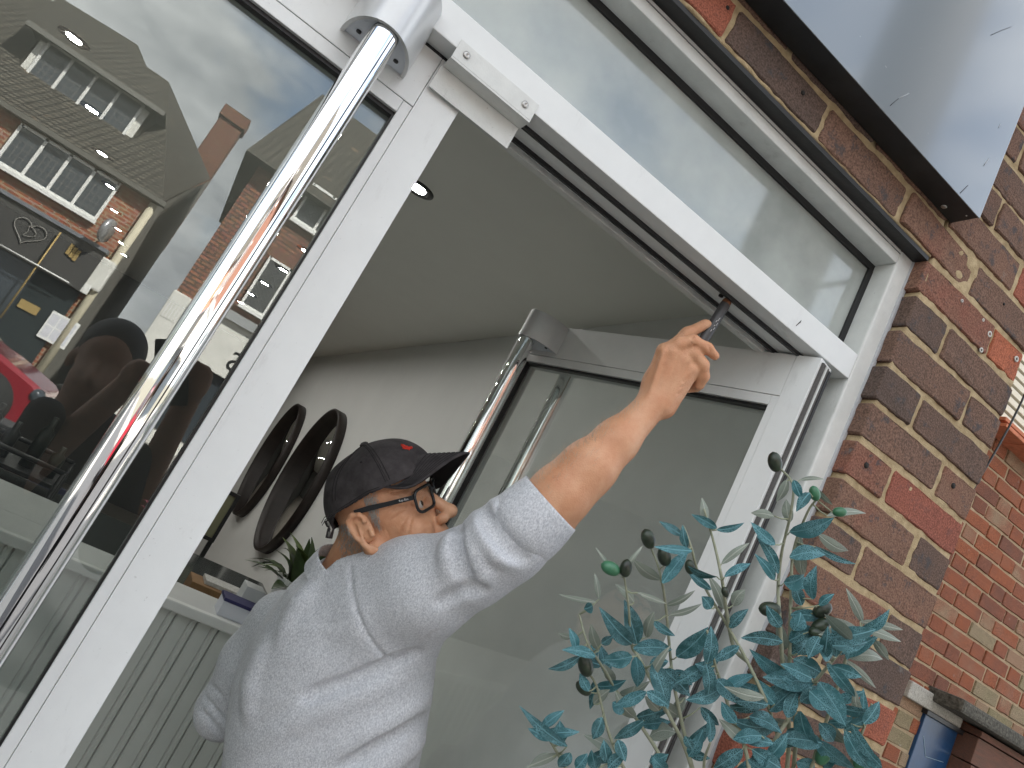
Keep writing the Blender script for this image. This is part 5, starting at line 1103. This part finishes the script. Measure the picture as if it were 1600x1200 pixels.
for pts,r in (([(718,822),(716,850),(722,885),(735,915)],.004),([(757,798),(770,828),(794,858),(820,874)],.0045),([(783,797),(797,828),(816,855)],.004),([(650,1020),(560,1060),(480,1090)],.005),([(672,1120),(600,1160),(540,1200)],.005),([(690,940),(720,925),(752,918)],.004)):
    fold(pts,r,'s',.018,.000)
base_F=g.F.copy()
# armhole and sleeve seams
fold([(548,884),(549,915),(556,950),(572,988),(592,1018),(618,1032)],.0024,'s',.004,.0005); fold([(618,1032),(650,1012),(682,985)],.002,'s',.004,.0005)
fold([(790,770),(800,800),(820,840),(838,868)],.0022,'s',.004,.0005)   # cuff seam
fold([(320,1090),(335,1105),(348,1125)],.003,'s',.006,0); fold([(316,1110),(332,1128),(345,1150)],.003,'s',.006,0); fold([(330,1070),(345,1085)],.003,'s',.006,0)
# hollow end of the sleeve where the forearm comes out
ae=FA[1]-FA[0]; ae/=np.linalg.norm(ae)
pl=cpt(846,795,1.15); Xg=g.ax[0][:,None,None]; Yg=g.ax[1][None,:,None]; Zg=g.ax[2][None,None,:]; cutp=(Xg-pl[0])*ae[0]+(Yg-pl[1])*ae[1]+(Zg-pl[2])*ae[2]; g.F=np.maximum(g.F,cutp.astype(np.float32)); del cutp
g.cone(FA[0]+ae*.045,FA[1]+ae*.08,.0525,.0525,.004,'s')
# neck opening
g.cone(nb0,cpt(531,886,1.285),.055,.053,.008,'s')
sV,sQ=g.mesh(); sV=relax(sV,sQ,2,.4)
SW=npmesh('sweatshirt',c2w(sV),sQ,M_sweat,MAN)
# ribbed cuff
cen=FA[0]*.55+FA[1]*.45; up=np.array([0,-1,0.])-ae*(-ae[1]); up/=np.linalg.norm(up); sd=np.cross(ae,up); vs=[];fs=[]; ns=140; pr=[(-.072,.0480),(-.064,.0590),(-.052,.0632),(-.030,.0622),(-.010,.0596),(.004,.0580),(.008,.0570),(.006,.0555),(-.03,.055)]
for (t,r) in pr:
    for k in range(ns):
        an=2*math.pi*k/ns; rb=r+(.0007 if k%2 else -.0007)*(1 if -.05<t<.003 else 0); rb*=1+.02*math.sin(2*an+.6)+.012*math.sin(3*an); vs.append(c2w(cen+ae*t+rb*(math.cos(an)*up+math.sin(an)*sd)))
for i in range(len(pr)-1):
    for k in range(ns): fs.append((i*ns+k,i*ns+(k+1)%ns,(i+1)*ns+(k+1)%ns,(i+1)*ns+k))
o=mesh('cuff',vs,fs,M_sweat,None,True); adopt(MAN,o)
# collar rib
cen=cpt(541,882,1.268); axn=(nb0-nb1); axn/=np.linalg.norm(axn); up=np.array([0,0,-1.])-axn*(-axn[2]); up/=np.linalg.norm(up); sd=np.cross(axn,up); vs=[];fs=[]; pr=[(-.030,.0600),(-.014,.0575),(.002,.0545),(.006,.0525),(.002,.0505),(-.016,.050)]; ns=96
for (t,r) in pr:
    for k in range(ns):
        an=2*math.pi*k/ns; vs.append(c2w(cen+axn*(t-.006)+r*(.98*math.cos(an)*up+1.02*math.sin(an)*sd)))
for i in range(len(pr)-1):
    for k in range(ns): fs.append((i*ns+k,i*ns+(k+1)%ns,(i+1)*ns+(k+1)%ns,(i+1)*ns+k))
o=mesh('collar',vs,fs,M_sweat,None,True); adopt(MAN,o)
# trousers and shoes down to the shop floor (below the picture)
hip=c2w(cpt(470,1410,1.29)); zf=.02; M_trs=mat('dark_blue_trousers',(.02,.025,.04),.9,var=.2,vscale=60)
hp=np.array([hip[0],hip[1],hip[2]]); g=SDF((hp[0]-.28,hp[1]-.25,.05),(hp[0]+.28,hp[1]+.28,hp[2]+.10),.011)
g.ell((hp[0],hp[1],hp[2]-.03),(.165,.125,.12),None,.03)
for s in (-1,1): g.chain([(hp[0]+s*.085,hp[1],hp[2]-.08),(hp[0]+s*.10,hp[1]-.01,hp[2]*.5),(hp[0]+s*.10,hp[1]+.01,.08)],[.095,.07,.06],.03)
tV,tQ=g.mesh(); npmesh('trousers',relax(tV,tQ,2),tQ,M_trs,MAN)
for s in (-1,1):
    g=SDF((hp[0]+s*.1-.08,hp[1]-.12,zf-.01),(hp[0]+s*.1+.08,hp[1]+.26,.16),.007); g.cone((hp[0]+s*.1,hp[1]-.03,zf+.05),(hp[0]+s*.105,hp[1]+.17,zf+.035),.048,.038,.03,'u',((0,0,1),.85)); g.cone((hp[0]+s*.1,hp[1]-.01,zf+.05),(hp[0]+s*.1,hp[1],.12),.045,.05,.02)
    Zs=g.ax[2][None,None,:]; g.F=np.maximum(g.F,(zf+.002-Zs).astype(np.float32)); tV,tQ=g.mesh(); npmesh('shoe',tV,tQ,M_black,MAN)
# ---------------- the tool in his hand
TL=empty('hand_tool',P(1100,530,1.214),'slim dark grey cylindrical tool held against the underside of the frame','tool')
ta=onZ(1138,468,2.2034); tb_=P(1078,566,1.213); td=(tb_-ta); Lt=np.linalg.norm(td); td/=Lt
tube('worn_tip',[ta,ta+td*.004,ta+td*.010],[.0062,.0078,.0082],mat('worn_copper_tip',(.24,.10,.045),.6,.3,var=.4,vscale=200),TL,20)
tube('shaft',[ta+td*.0101,ta+td*.05,ta+td*.088,ta+td*.092],[.0086,.0089,.0089,.0085],mat('dark_grey_plastic',(.055,.055,.058),.38,var=.1,vscale=60),TL,24)
tube('ring_groove',[ta+td*.0921,ta+td*.0950],[.0078,.0078],M_black,TL,20); tube('grip',[ta+td*.0951,ta+td*.099,Lt*td+ta],[.0085,.0089,.0088],mat('dark_grey_grip',(.05,.05,.053),.5),TL,24)
side=np.cross(td,[0,0,1.]); side/=np.linalg.norm(side); cdn=(CAM-ta); cdn-= (cdn@td)*td; cdn/=np.linalg.norm(cdn); sdn=np.cross(td,cdn)
M_prt=mat('white_print',(.7,.7,.7),.5)
for i,(t,w,l) in enumerate(((.040,.15,.007),(.047,-.1,.004),(.050,.3,.006),(.056,.0,.003),(.060,.25,.005),(.066,-.05,.004))):
    dn=cdn*math.cos(w+.35)-sdn*math.sin(w+.35); p0=ta+td*t+dn*.00895; tube('print_mark',[p0,p0+td*l+sdn*.0004],.00055,M_prt,TL,5)
# ================================================================== OLIVE PLANT
OL=empty('olive_plant',(.78,-.22,0),'artificial olive plant with teal leaves and dark olives in front of the door frame','plant')
def olive_leaf_mat():
    m,t,b=nodes('teal_olive_leaf'); N=t.nodes.new; Lk=t.links.new; b.inputs['Roughness'].default_value=.5; b.inputs['Specular IOR Level'].default_value=.35
    uv=N('ShaderNodeUVMap'); uv.uv_map='leaf'; sp=N('ShaderNodeSeparateXYZ'); Lk(uv.outputs[0],sp.inputs[0]); oi=N('ShaderNodeObjectInfo')
    ad=N('ShaderNodeVectorMath'); ad.operation='ADD'; cm=N('ShaderNodeCombineXYZ'); mu=N('ShaderNodeMath'); mu.operation='MULTIPLY'; mu.inputs[1].default_value=9; Lk(oi.outputs['Random'],mu.inputs[0]); Lk(mu.outputs[0],cm.inputs[2]); Lk(uv.outputs[0],ad.inputs[0]); Lk(cm.outputs[0],ad.inputs[1])
    vo=N('ShaderNodeTexVoronoi'); vo.feature='DISTANCE_TO_EDGE'; vo.inputs['Scale'].default_value=420; Lk(ad.outputs[0],vo.inputs['Vector']); vr=N('ShaderNodeMapRange'); vr.inputs[1].default_value=.03; vr.inputs[2].default_value=.20; vr.inputs[3].default_value=1; vr.inputs[4].default_value=0; Lk(vo.outputs['Distance'],vr.inputs[0])
    no=N('ShaderNodeTexNoise'); no.inputs['Scale'].default_value=70; no.inputs['Detail'].default_value=4; Lk(ad.outputs[0],no.inputs['Vector']); nr_=N('ShaderNodeMapRange'); nr_.inputs[1].default_value=.35; nr_.inputs[2].default_value=.65; Lk(no.outputs['Fac'],nr_.inputs[0]); mv=N('ShaderNodeMath'); mv.operation='MULTIPLY'; Lk(vr.outputs[0],mv.inputs[0]); Lk(nr_.outputs[0],mv.inputs[1])
    ab=N('ShaderNodeMath'); ab.operation='ABSOLUTE'; Lk(sp.outputs[0],ab.inputs[0]); rb=N('ShaderNodeMapRange'); rb.inputs[1].default_value=.0004; rb.inputs[2].default_value=.0010; rb.inputs[3].default_value=.8; rb.inputs[4].default_value=0; Lk(ab.outputs[0],rb.inputs[0]); mxm=N('ShaderNodeMath'); mxm.operation='MAXIMUM'; Lk(mv.outputs[0],mxm.inputs[0]); Lk(rb.outputs[0],mxm.inputs[1])
    hue=N('ShaderNodeValToRGB'); hue.color_ramp.elements[0].color=(.018,.068,.072,1); hue.color_ramp.elements[1].color=(.044,.165,.19,1); Lk(oi.outputs['Random'],hue.inputs[0])
    x=N('ShaderNodeMix'); x.data_type='RGBA'; mh=N('ShaderNodeMath'); mh.operation='MULTIPLY'; mh.inputs[1].default_value=.62; Lk(mxm.outputs[0],mh.inputs[0]); Lk(mh.outputs[0],x.inputs[0]); Lk(hue.outputs[0],x.inputs[6]); x.inputs[7].default_value=(.27,.55,.62,1)
    gm=N('ShaderNodeNewGeometry'); y=N('ShaderNodeMix'); y.data_type='RGBA'; Lk(gm.outputs['Backfacing'],y.inputs[0]); Lk(x.outputs[2],y.inputs[6])
    un=N('ShaderNodeMix'); un.data_type='RGBA'; Lk(rb.outputs[0],un.inputs[0]); un.inputs[6].default_value=(.25,.285,.24,1); un.inputs[7].default_value=(.42,.45,.39,1); Lk(un.outputs[2],y.inputs[7]); Lk(y.outputs[2],b.inputs['Base Color'])
    bp=N('ShaderNodeBump'); bp.inputs['Distance'].default_value=.0006; Lk(mxm.outputs[0],bp.inputs['Height']); Lk(bp.outputs[0],b.inputs['Normal'])
    tl=N('ShaderNodeBsdfTranslucent'); tl.inputs['Color'].default_value=(.06,.16,.13,1); ms=N('ShaderNodeMixShader'); ms.inputs[0].default_value=.10; o=t.nodes['Material Output']; Lk(b.outputs[0],ms.inputs[1]); Lk(tl.outputs[0],ms.inputs[2]); Lk(ms.outputs[0],o.inputs[0]); return m
M_ol=olive_leaf_mat(); M_stem=mat('grey_green_stem',(.23,.25,.17),.7,col2=(.33,.34,.25),vscale=90); M_twig=mat('pale_twig',(.30,.33,.22),.7)
M_olv=mat('black_green_olive',(.010,.012,.009),.32,col2=(.035,.055,.03),vscale=70); M_olg=mat('bright_green_olive',(.03,.12,.055),.3,col2=(.06,.20,.11),vscale=60)
ro=random.Random(21)
stems=[([(1150,1500),(1110,1300),(1082,1200),(1055,1080),(1048,1030),(1040,945),(1030,890),(1014,848)],1.02),([(1150,1500),(1105,1300),(1075,1182),(1044,1115),(1000,1030),(987,1008),(982,945),(975,900)],1.00),([(1150,1500),(1080,1290),(1037,1192),(1000,1132),(967,1085),(940,1040),(918,1005),(905,960)],1.03),
 ([(1160,1500),(1215,1200),(1205,1120),(1194,1090),(1167,1032),(1135,975),(1095,905),(1080,855),(1068,822)],.99),([(1167,1032),(1147,1012),(1136,960),(1128,905),(1116,850),(1100,795)],1.00),([(1165,1500),(1230,1200),(1224,1060),(1218,962),(1216,915),(1222,860),(1236,800),(1238,755),(1214,728)],1.01),
 ([(1165,1500),(1240,1200),(1234,1050),(1236,930),(1240,860),(1262,800),(1278,778)],1.03),([(1165,1500),(1190,1220),(1240,1110),(1290,1045),(1325,1005),(1345,985)],.97),([(1165,1500),(1250,1250),(1310,1070),(1330,1010),(1370,985)],1.0),([(1155,1500),(1172,1220),(1140,1110),(1118,1040),(1105,985)],.96),
 ([(1140,1500),(1020,1290),(972,1195),(950,1142),(932,1072),(915,1048)],1.02),([(1130,1500),(960,1330),(890,1210),(852,1145),(828,1118)],1.0),([(1170,1500),(1300,1260),(1345,1150),(1362,1100)],1.0),([(1150,1500),(1120,1260),(1100,1200),(1110,1160)],.97)]
def smooth_poly(pts,n=5):
    out_=[]; p=[pts[0]]+list(pts)+[pts[-1]]
    for i in range(1,len(p)-2):
        for k in range(n):
            t=k/n; q=[.5*(2*np.array(p[i][j])+(p[i+1][j]-p[i-1][j])*t+(2*p[i-1][j]-5*p[i][j]+4*p[i+1][j]-p[i+2][j])*t*t+(-p[i-1][j]+3*p[i][j]-3*p[i+1][j]+p[i+2][j])*t**3) for j in range(len(pts[0]))]; out_.append(tuple(q))
    out_.append(tuple(pts[-1])); return out_
spts=[]
for pts,D in stems:
    p3=[(x,y,D+.02*math.sin(i*1.7+D*50)) for i,(x,y) in enumerate(pts)]; sm=smooth_poly(p3,5); tube('stem',[P(*q) for q in sm],list(np.linspace(.0034,.0014,len(sm))),M_stem,OL,7); spts+=sm
base=P(1150,1500,1.0); 
tube('trunk',[(.78,-.22,.38),(.775,-.23,.6),tuple((np.array([.775,-.235,.8])+base)/2),tuple(base)],[.016,.013,.011,.008],mat('olive_bark',(.16,.13,.1),.9,var=.3,vscale=60,bump=.002,bscale=120),OL,10)
for s_ in range(6): pass
lathe('pot',[(.13,0),(.15,.01),(.19,.38),(.195,.41),(.18,.41),(.175,.36),(0,.36)],(.78,-.24,.001),mat('charcoal_planter',(.04,.04,.042),.6),OL,32)
SP=np.array(spts)
def olive_leaf(bx,by,tx,ty,w,D,front=True,bow=None):
    d=math.hypot(tx-bx,ty-by)
    # a longer leaf than its picture: tip nearer or farther
    dd=ro.uniform(-.35,.35)*d/FPX*D
    b=cpt(bx,by,D); t=cpt(tx,ty,D+dd); ax=t-b; Ln=np.linalg.norm(ax); ax/=Ln
    view=-(b+t)/2; view/=np.linalg.norm(view); nrm=view-(view@ax)*ax; nrm/=np.linalg.norm(nrm); sd=np.cross(ax,nrm); roll=ro.gauss(0,.35); nrm,sd=nrm*math.cos(roll)+sd*math.sin(roll),sd*math.cos(roll)-nrm*math.sin(roll)
    hw=1.18*w/FPX*D/2/max(.6,math.cos(roll))
    if not front: nrm=-nrm; sd=-sd
    n=9; vs=[];uv=[];fs=[]; bow=ro.uniform(.04,.16) if bow is None else bow; sb=ro.uniform(-.07,.07); cup=ro.uniform(.08,.28); tw=ro.gauss(0,.25)
    for i in range(n+1):
        q=i/n; c=b+ax*Ln*q+(nrm*bow*(1 if front else -1)+sd*sb)*Ln*math.sin(math.pi*q); prof=(math.sin(math.pi*min(1,.02+.98*q**.85)))**.85*(1-.12*q)+.04*(q<.15); h=hw*max(.03,prof if i<n else .02)
        a=tw*(q-.4); s2=sd*math.cos(a)+nrm*math.sin(a); n2=nrm*math.cos(a)-sd*math.sin(a)
        for k in (-1,-.5,0,.5,1): vs.append(c+s2*h*k+n2*h*cup*(abs(k)**1.5)); uv.append((h*k,Ln*q))
    for i in range(n):
        for k in range(4): fs.append((5*i+k,5*i+k+1,5*i+6+k,5*i+5+k))
    V_=c2w(np.array(vs)); me=bpy.data.meshes.new('leaf'); me.from_pydata([tuple(v) for v in V_],[],fs); u=me.uv_layers.new(name='leaf')
    # winding: make front normal agree with nrm
    p0,p1,p2=[np.array(V_[i]) for i in (fs[8][0],fs[8][1],fs[8][2])]; nn=np.cross(p1-p0,p2-p0)
    if nn@(nrm@R3)<0: me.flip_normals()
    for lp in me.loops: u.data[lp.index].uv=uv[lp.vertex_index]
    o=link('leaf',me,M_ol,None,True); adopt(OL,o); return o
LV="""860 300 830 360 26 u|880 300 902 352 26 t|930 340 893 392 30 t|900 300 968 298 12 u|950 325 996 372 14 u|868 462 990 423 46 t|868 432 858 368 30 u|818 412 755 404 26 u|822 502 755 440 30 t|868 541 966 535 42 t|832 592 772 488 30 t|820 612 765 540 28 t|850 622 906 598 42 t|985 412 1092 405 22 u|958 470 1040 515 32 u|948 508 1060 556 18 t|908 600 900 480 36 u|905 692 878 622 34 t|940 672 950 580 36 t|960 692 1002 660 24 t|870 721 966 735 34 t|1096 742 1050 650 26 u|990 792 1120 770 50 t|866 802 936 768 54 t|1088 742 1206 765 24 u|1098 762 1202 800 26 u|975 852 986 768 34 t|998 818 1096 808 36 t|846 806 730 795 38 t|892 842 918 806 40 t|1130 800 1172 856 26 u|1040 862 1126 940 22 u|862 916 756 838 40 t|936 920 850 880 42 t|985 872 1062 966 34 t|998 880 1082 912 36 t|900 992 952 948 40 t|860 1042 890 968 38 t|942 932 802 918 60 t|958 932 1032 1052 62 t|900 1022 952 1122 46 t|832 1062 702 1050 50 t|742 1040 832 1086 42 t|970 1122 840 1108 50 t|950 1112 1056 1192 44 t|1040 1082 1112 1192 44 t|1080 1082 1068 958 28 u|1100 1062 1142 1000 34 t|1060 1062 1146 1182 30 t|720 1142 640 1196 44 t|750 1142 832 1196 46 t|640 450 570 412 26 t|640 456 716 436 20 t|606 432 595 364 24 u|655 562 732 504 22 u|665 602 736 566 24 t|530 472 468 434 24 t|546 512 535 448 24 t|562 522 458 510 26 t|470 622 542 530 38 t|462 612 388 556 32 u|622 642 556 590 24 t|640 602 560 572 24 t|662 702 620 610 30 u|690 692 724 648 34 u|622 702 596 668 36 t|680 762 732 710 30 t|482 692 562 650 18 u|490 722 582 690 18 u|515 852 602 770 52 t|610 872 620 770 40 t|606 872 611 962 38 t|602 882 520 930 40 t|640 922 692 986 46 t|662 942 556 982 40 t|700 982 776 990 34 t|624 902 578 878 36 t|375 812 284 710 46 t|390 812 355 690 52 t|380 826 486 830 46 t|375 852 290 860 46 t|386 852 390 936 40 t|440 872 482 1000 52 t|470 892 546 966 48 t|430 882 482 868 34 t|262 682 160 660 16 u|252 692 228 702 30 t|272 672 260 600 18 u|342 602 270 520 14 u|352 582 402 515 14 u|382 682 330 632 26 u|392 652 472 682 16 u|442 742 502 782 24 t|420 792 442 720 30 u|200 832 180 770 26 t|212 852 124 886 26 t|190 792 150 780 18 u|272 832 250 760 30 u|280 812 312 790 24 t|420 962 330 1002 34 t|420 962 482 1002 34 t|345 1032 318 998 44 t|430 1102 502 1090 46 u|282 1042 256 1102 36 t|330 1112 352 1172 34 t|412 1052 330 1102 32 t|300 1182 288 1120 36 t|172 1132 40 1020 30 t|152 1122 150 1060 42 t|122 1112 58 1080 26 t|182 1152 150 1192 34 t|60 1192 112 1155 18 u|200 1202 232 1160 34 t|262 1202 250 1150 36 t|430 1182 482 1160 34 t|300 1202 352 1160 34 t|482 1202 440 1165 36 t|880 860 960 900 50 t|890 900 830 960 56 t|930 960 990 1010 50 t|870 980 790 970 48 t|820 1000 770 930 46 t|980 1010 1040 980 40 t|900 1080 860 1130 44 t|960 1060 1000 1110 44 t|840 760 800 700 36 t|880 770 900 720 44 t|960 790 930 850 44 t|1000 850 960 830 44 t|780 1100 700 1110 40 t|800 1160 760 1200 44 t|890 1180 940 1200 44 t|590 1010 640 1060 30 t|560 900 640 860 34 t|700 1060 660 1000 36 t|1010 1150 980 1200 40 t|1120 1150 1150 1200 36 t|240 960 215 910 28 t|255 1000 300 960 30 u|320 930 290 880 28 u|350 1000 380 950 26 u|460 1020 420 980 30 u|540 980 500 1040 30 u"""
for q in LV.split('|'):
    v=q.split(); bx,by,tx,ty,w=[float(z) for z in v[:5]]; bx,tx=800+bx/2,800+tx/2; by,ty=600+by/2,600+ty/2; tx=bx+(tx-bx)*1.13; ty=by+(ty-by)*1.13
    k=np.argmin((SP[:,0]-bx)**2+(SP[:,1]-by)**2); D=float(SP[k,2])-.004-.03*ro.random()*(1 if v[5]=='t' else -.6); d2=math.hypot(SP[k,0]-bx,SP[k,1]-by)
    olive_leaf(bx,by,tx,ty,w/2,D,v[5]=='t')
    if d2>3: tube('leaf_stalk',[P(SP[k,0],SP[k,1],SP[k,2]),P((SP[k,0]+bx)/2,(SP[k,1]+by)/2+2,(SP[k,2]+D)/2),P(bx,by,D)],[.0014,.001,.0008],M_twig,OL,5)
rf=random.Random(77)
for i in range(75):
    k=rf.randrange(len(SP)); x,y,D=SP[k]
    if y<900 or y>1230 or not 1170<x<1400: continue
    a=rf.uniform(-3.6,.5); l=rf.uniform(40,68); olive_leaf(x,y,x+l*math.cos(a),y+l*.8*math.sin(a),rf.uniform(13,21),D-rf.uniform(-.03,.04),rf.random()<.75)
for i in range(85):
    k=rf.randrange(len(SP)); x,y,D=SP[k]
    if y<1000 or y>1260 or not 820<x<1420: continue
    a=rf.uniform(0,6.28); l=rf.uniform(38,66); olive_leaf(x,y,x+l*math.cos(a),y+l*.8*math.sin(a)-8,rf.uniform(11,18),D-rf.uniform(-.03,.03),rf.random()<.8)
for (x,y,tx,ty,g_,s_) in ((1211,722,1214,736,0,1),(1273,771,1276,782,1,.75),(1312,800,1300,800,1,.7),(1013,842,1018,856,0,1),(1038,869,1040,882,0,.95),(954,888,966,894,1,.95),(978,888,976,900,0,.85),(1078,886,1080,898,0,.7),(1203,952,1216,953,0,1.05),(1285,953,1274,960,0,1),(1282,978,1272,984,0,1),(1276,990,1268,986,0,.8),(915,1040,918,1052,0,1.1),(912,1075,920,1082,0,.9),(1286,1180,1280,1190,1,1),(1345,1192,1335,1196,1,.8),(1133,925,1130,915,0,.5)):
    k=np.argmin((SP[:,0]-tx)**2+(SP[:,1]-ty)**2); D=float(SP[k,2])-.012; c=P(x,y,D); e=P(tx,ty,D); ax=c-e; ax=ax/np.linalg.norm(ax); r=.0098*s_; h_=.0142*s_
    lathe('olive',[(0,-h_)]+[(r*math.sin(t)**.9,-h_*math.cos(t)) for t in np.linspace(.25,2.9,11)]+[(0,h_*1.05)],c,M_olg if g_ else M_olv,OL,18,axis=ax)
    tube('olive_stalk',[e-ax*.0,c-ax*h_*.8],.0009,M_twig,OL,5); tube('olive_stalk',[e,P(SP[k,0],SP[k,1],SP[k,2])],.0009,M_twig,OL,5)

# ================================================================== THE ONE TAKING THE PICTURE (mirrored in the left door)
PH=empty('person',(-.12,-1.5,0),'person in dark jacket holding up a phone, faintly mirrored in the left door','person')
hc=np.array([-.135,-1.33,1.60]); g=SDF(hc-np.array([.35,.45,.55]),hc+np.array([.45,.52,.22]),.008)
g.ell(hc+(0,-.01,.035),(.078,.098,.095),None,.02); g.ell(hc+(0,.03,-.05),(.06,.07,.085),None,.02); g.cone(hc+(0,.085,-.01),hc+(0,.105,-.045),.012,.016,.015); g.cone(hc+(0,-.02,-.1),hc+(0,-.04,-.22),.055,.06,.03)
for s in (-1,1): g.ell(hc+(s*.078,-.01,-.02),(.012,.02,.033),None,.01); g.ell(hc+(s*.032,.09,.015),(.016,.014,.012),None,.008,'s')
for s,hx,hz in ((-1,-.045,1.60),(1,.085,1.66)):
    el=np.array([hc[0]+.12+s*.15,-1.28,1.18]); hd=np.array([hx,-.955,hz]); g.cone(el,hd,.045,.028,.02); g.ell(hd+(0,.01,.02),(.03,.02,.045),None,.015)
    for k in range(4): g.cone(hd+(-s*.0,.012,.0+.018*k),hd+(-s*.05,.022,.005+.018*k),.009,.008,.004)
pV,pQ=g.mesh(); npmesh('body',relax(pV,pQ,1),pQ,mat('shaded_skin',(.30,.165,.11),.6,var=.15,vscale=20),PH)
g=SDF((hc[0]-.42,-1.75,.85),(hc[0]+.42,-1.0,1.56),.012); g.chain([(hc[0]+.10,-1.42,1.36),(hc[0]+.05,-1.43,1.2),(hc[0]+.03,-1.42,.9)],[.13,.15,.15],.05,'u',((0,1,0),.75))
for s in (-1,1): g.chain([(hc[0]+.13+s*.11,-1.42,1.36),(hc[0]+.12+s*.15,-1.30,1.16),(hc[0]+.08+s*.11,-1.06,1.44)],[.075,.062,.045],.04)
pV,pQ=g.mesh(); npmesh('jacket',relax(pV,pQ,2),pQ,mat('black_jacket',(.015,.015,.018),.85,var=.3,vscale=20),PH)
g=SDF(hc-np.array([.12,.15,.1]),hc+np.array([.12,.12,.18]),.006); g.ell(hc+(0,-.02,.05),(.086,.10,.095),None,.0); g.ell(hc+(0,.085,-.01),(.09,.065,.075),None,.01,'s'); pV,pQ=g.mesh(); npmesh('hair',relax(pV,pQ,1),pQ,mat('dark_hair',(.02,.016,.013),.6,var=.4,vscale=120),PH)
g=SDF((hc[0]-.25,-1.62,.0),(hc[0]+.25,-1.2,.98),.014); g.ell((hc[0],-1.42,.88),(.17,.12,.1),None,.03)
for s in (-1,1): g.chain([(hc[0]+s*.09,-1.42,.85),(hc[0]+s*.1,-1.41,.45),(hc[0]+s*.1,-1.42,.06)],[.09,.07,.06],.03); g.cone((hc[0]+s*.1,-1.42,.05),(hc[0]+s*.1,-1.27,.04),.045,.035,.02)
pV,pQ=g.mesh(); npmesh('trousers',relax(pV,pQ,2),pQ,M_black,PH)
ph=box('phone',(-.012,-.004,-.075),(.066,.004,.085),M_black,None,.006); ph.matrix_world=Matrix.Translation(Vector((.0,-.918,1.65)))@Matrix.Rotation(math.radians(-28),4,'Y'); tag(ph,'black mobile phone held up to take the picture','phone')
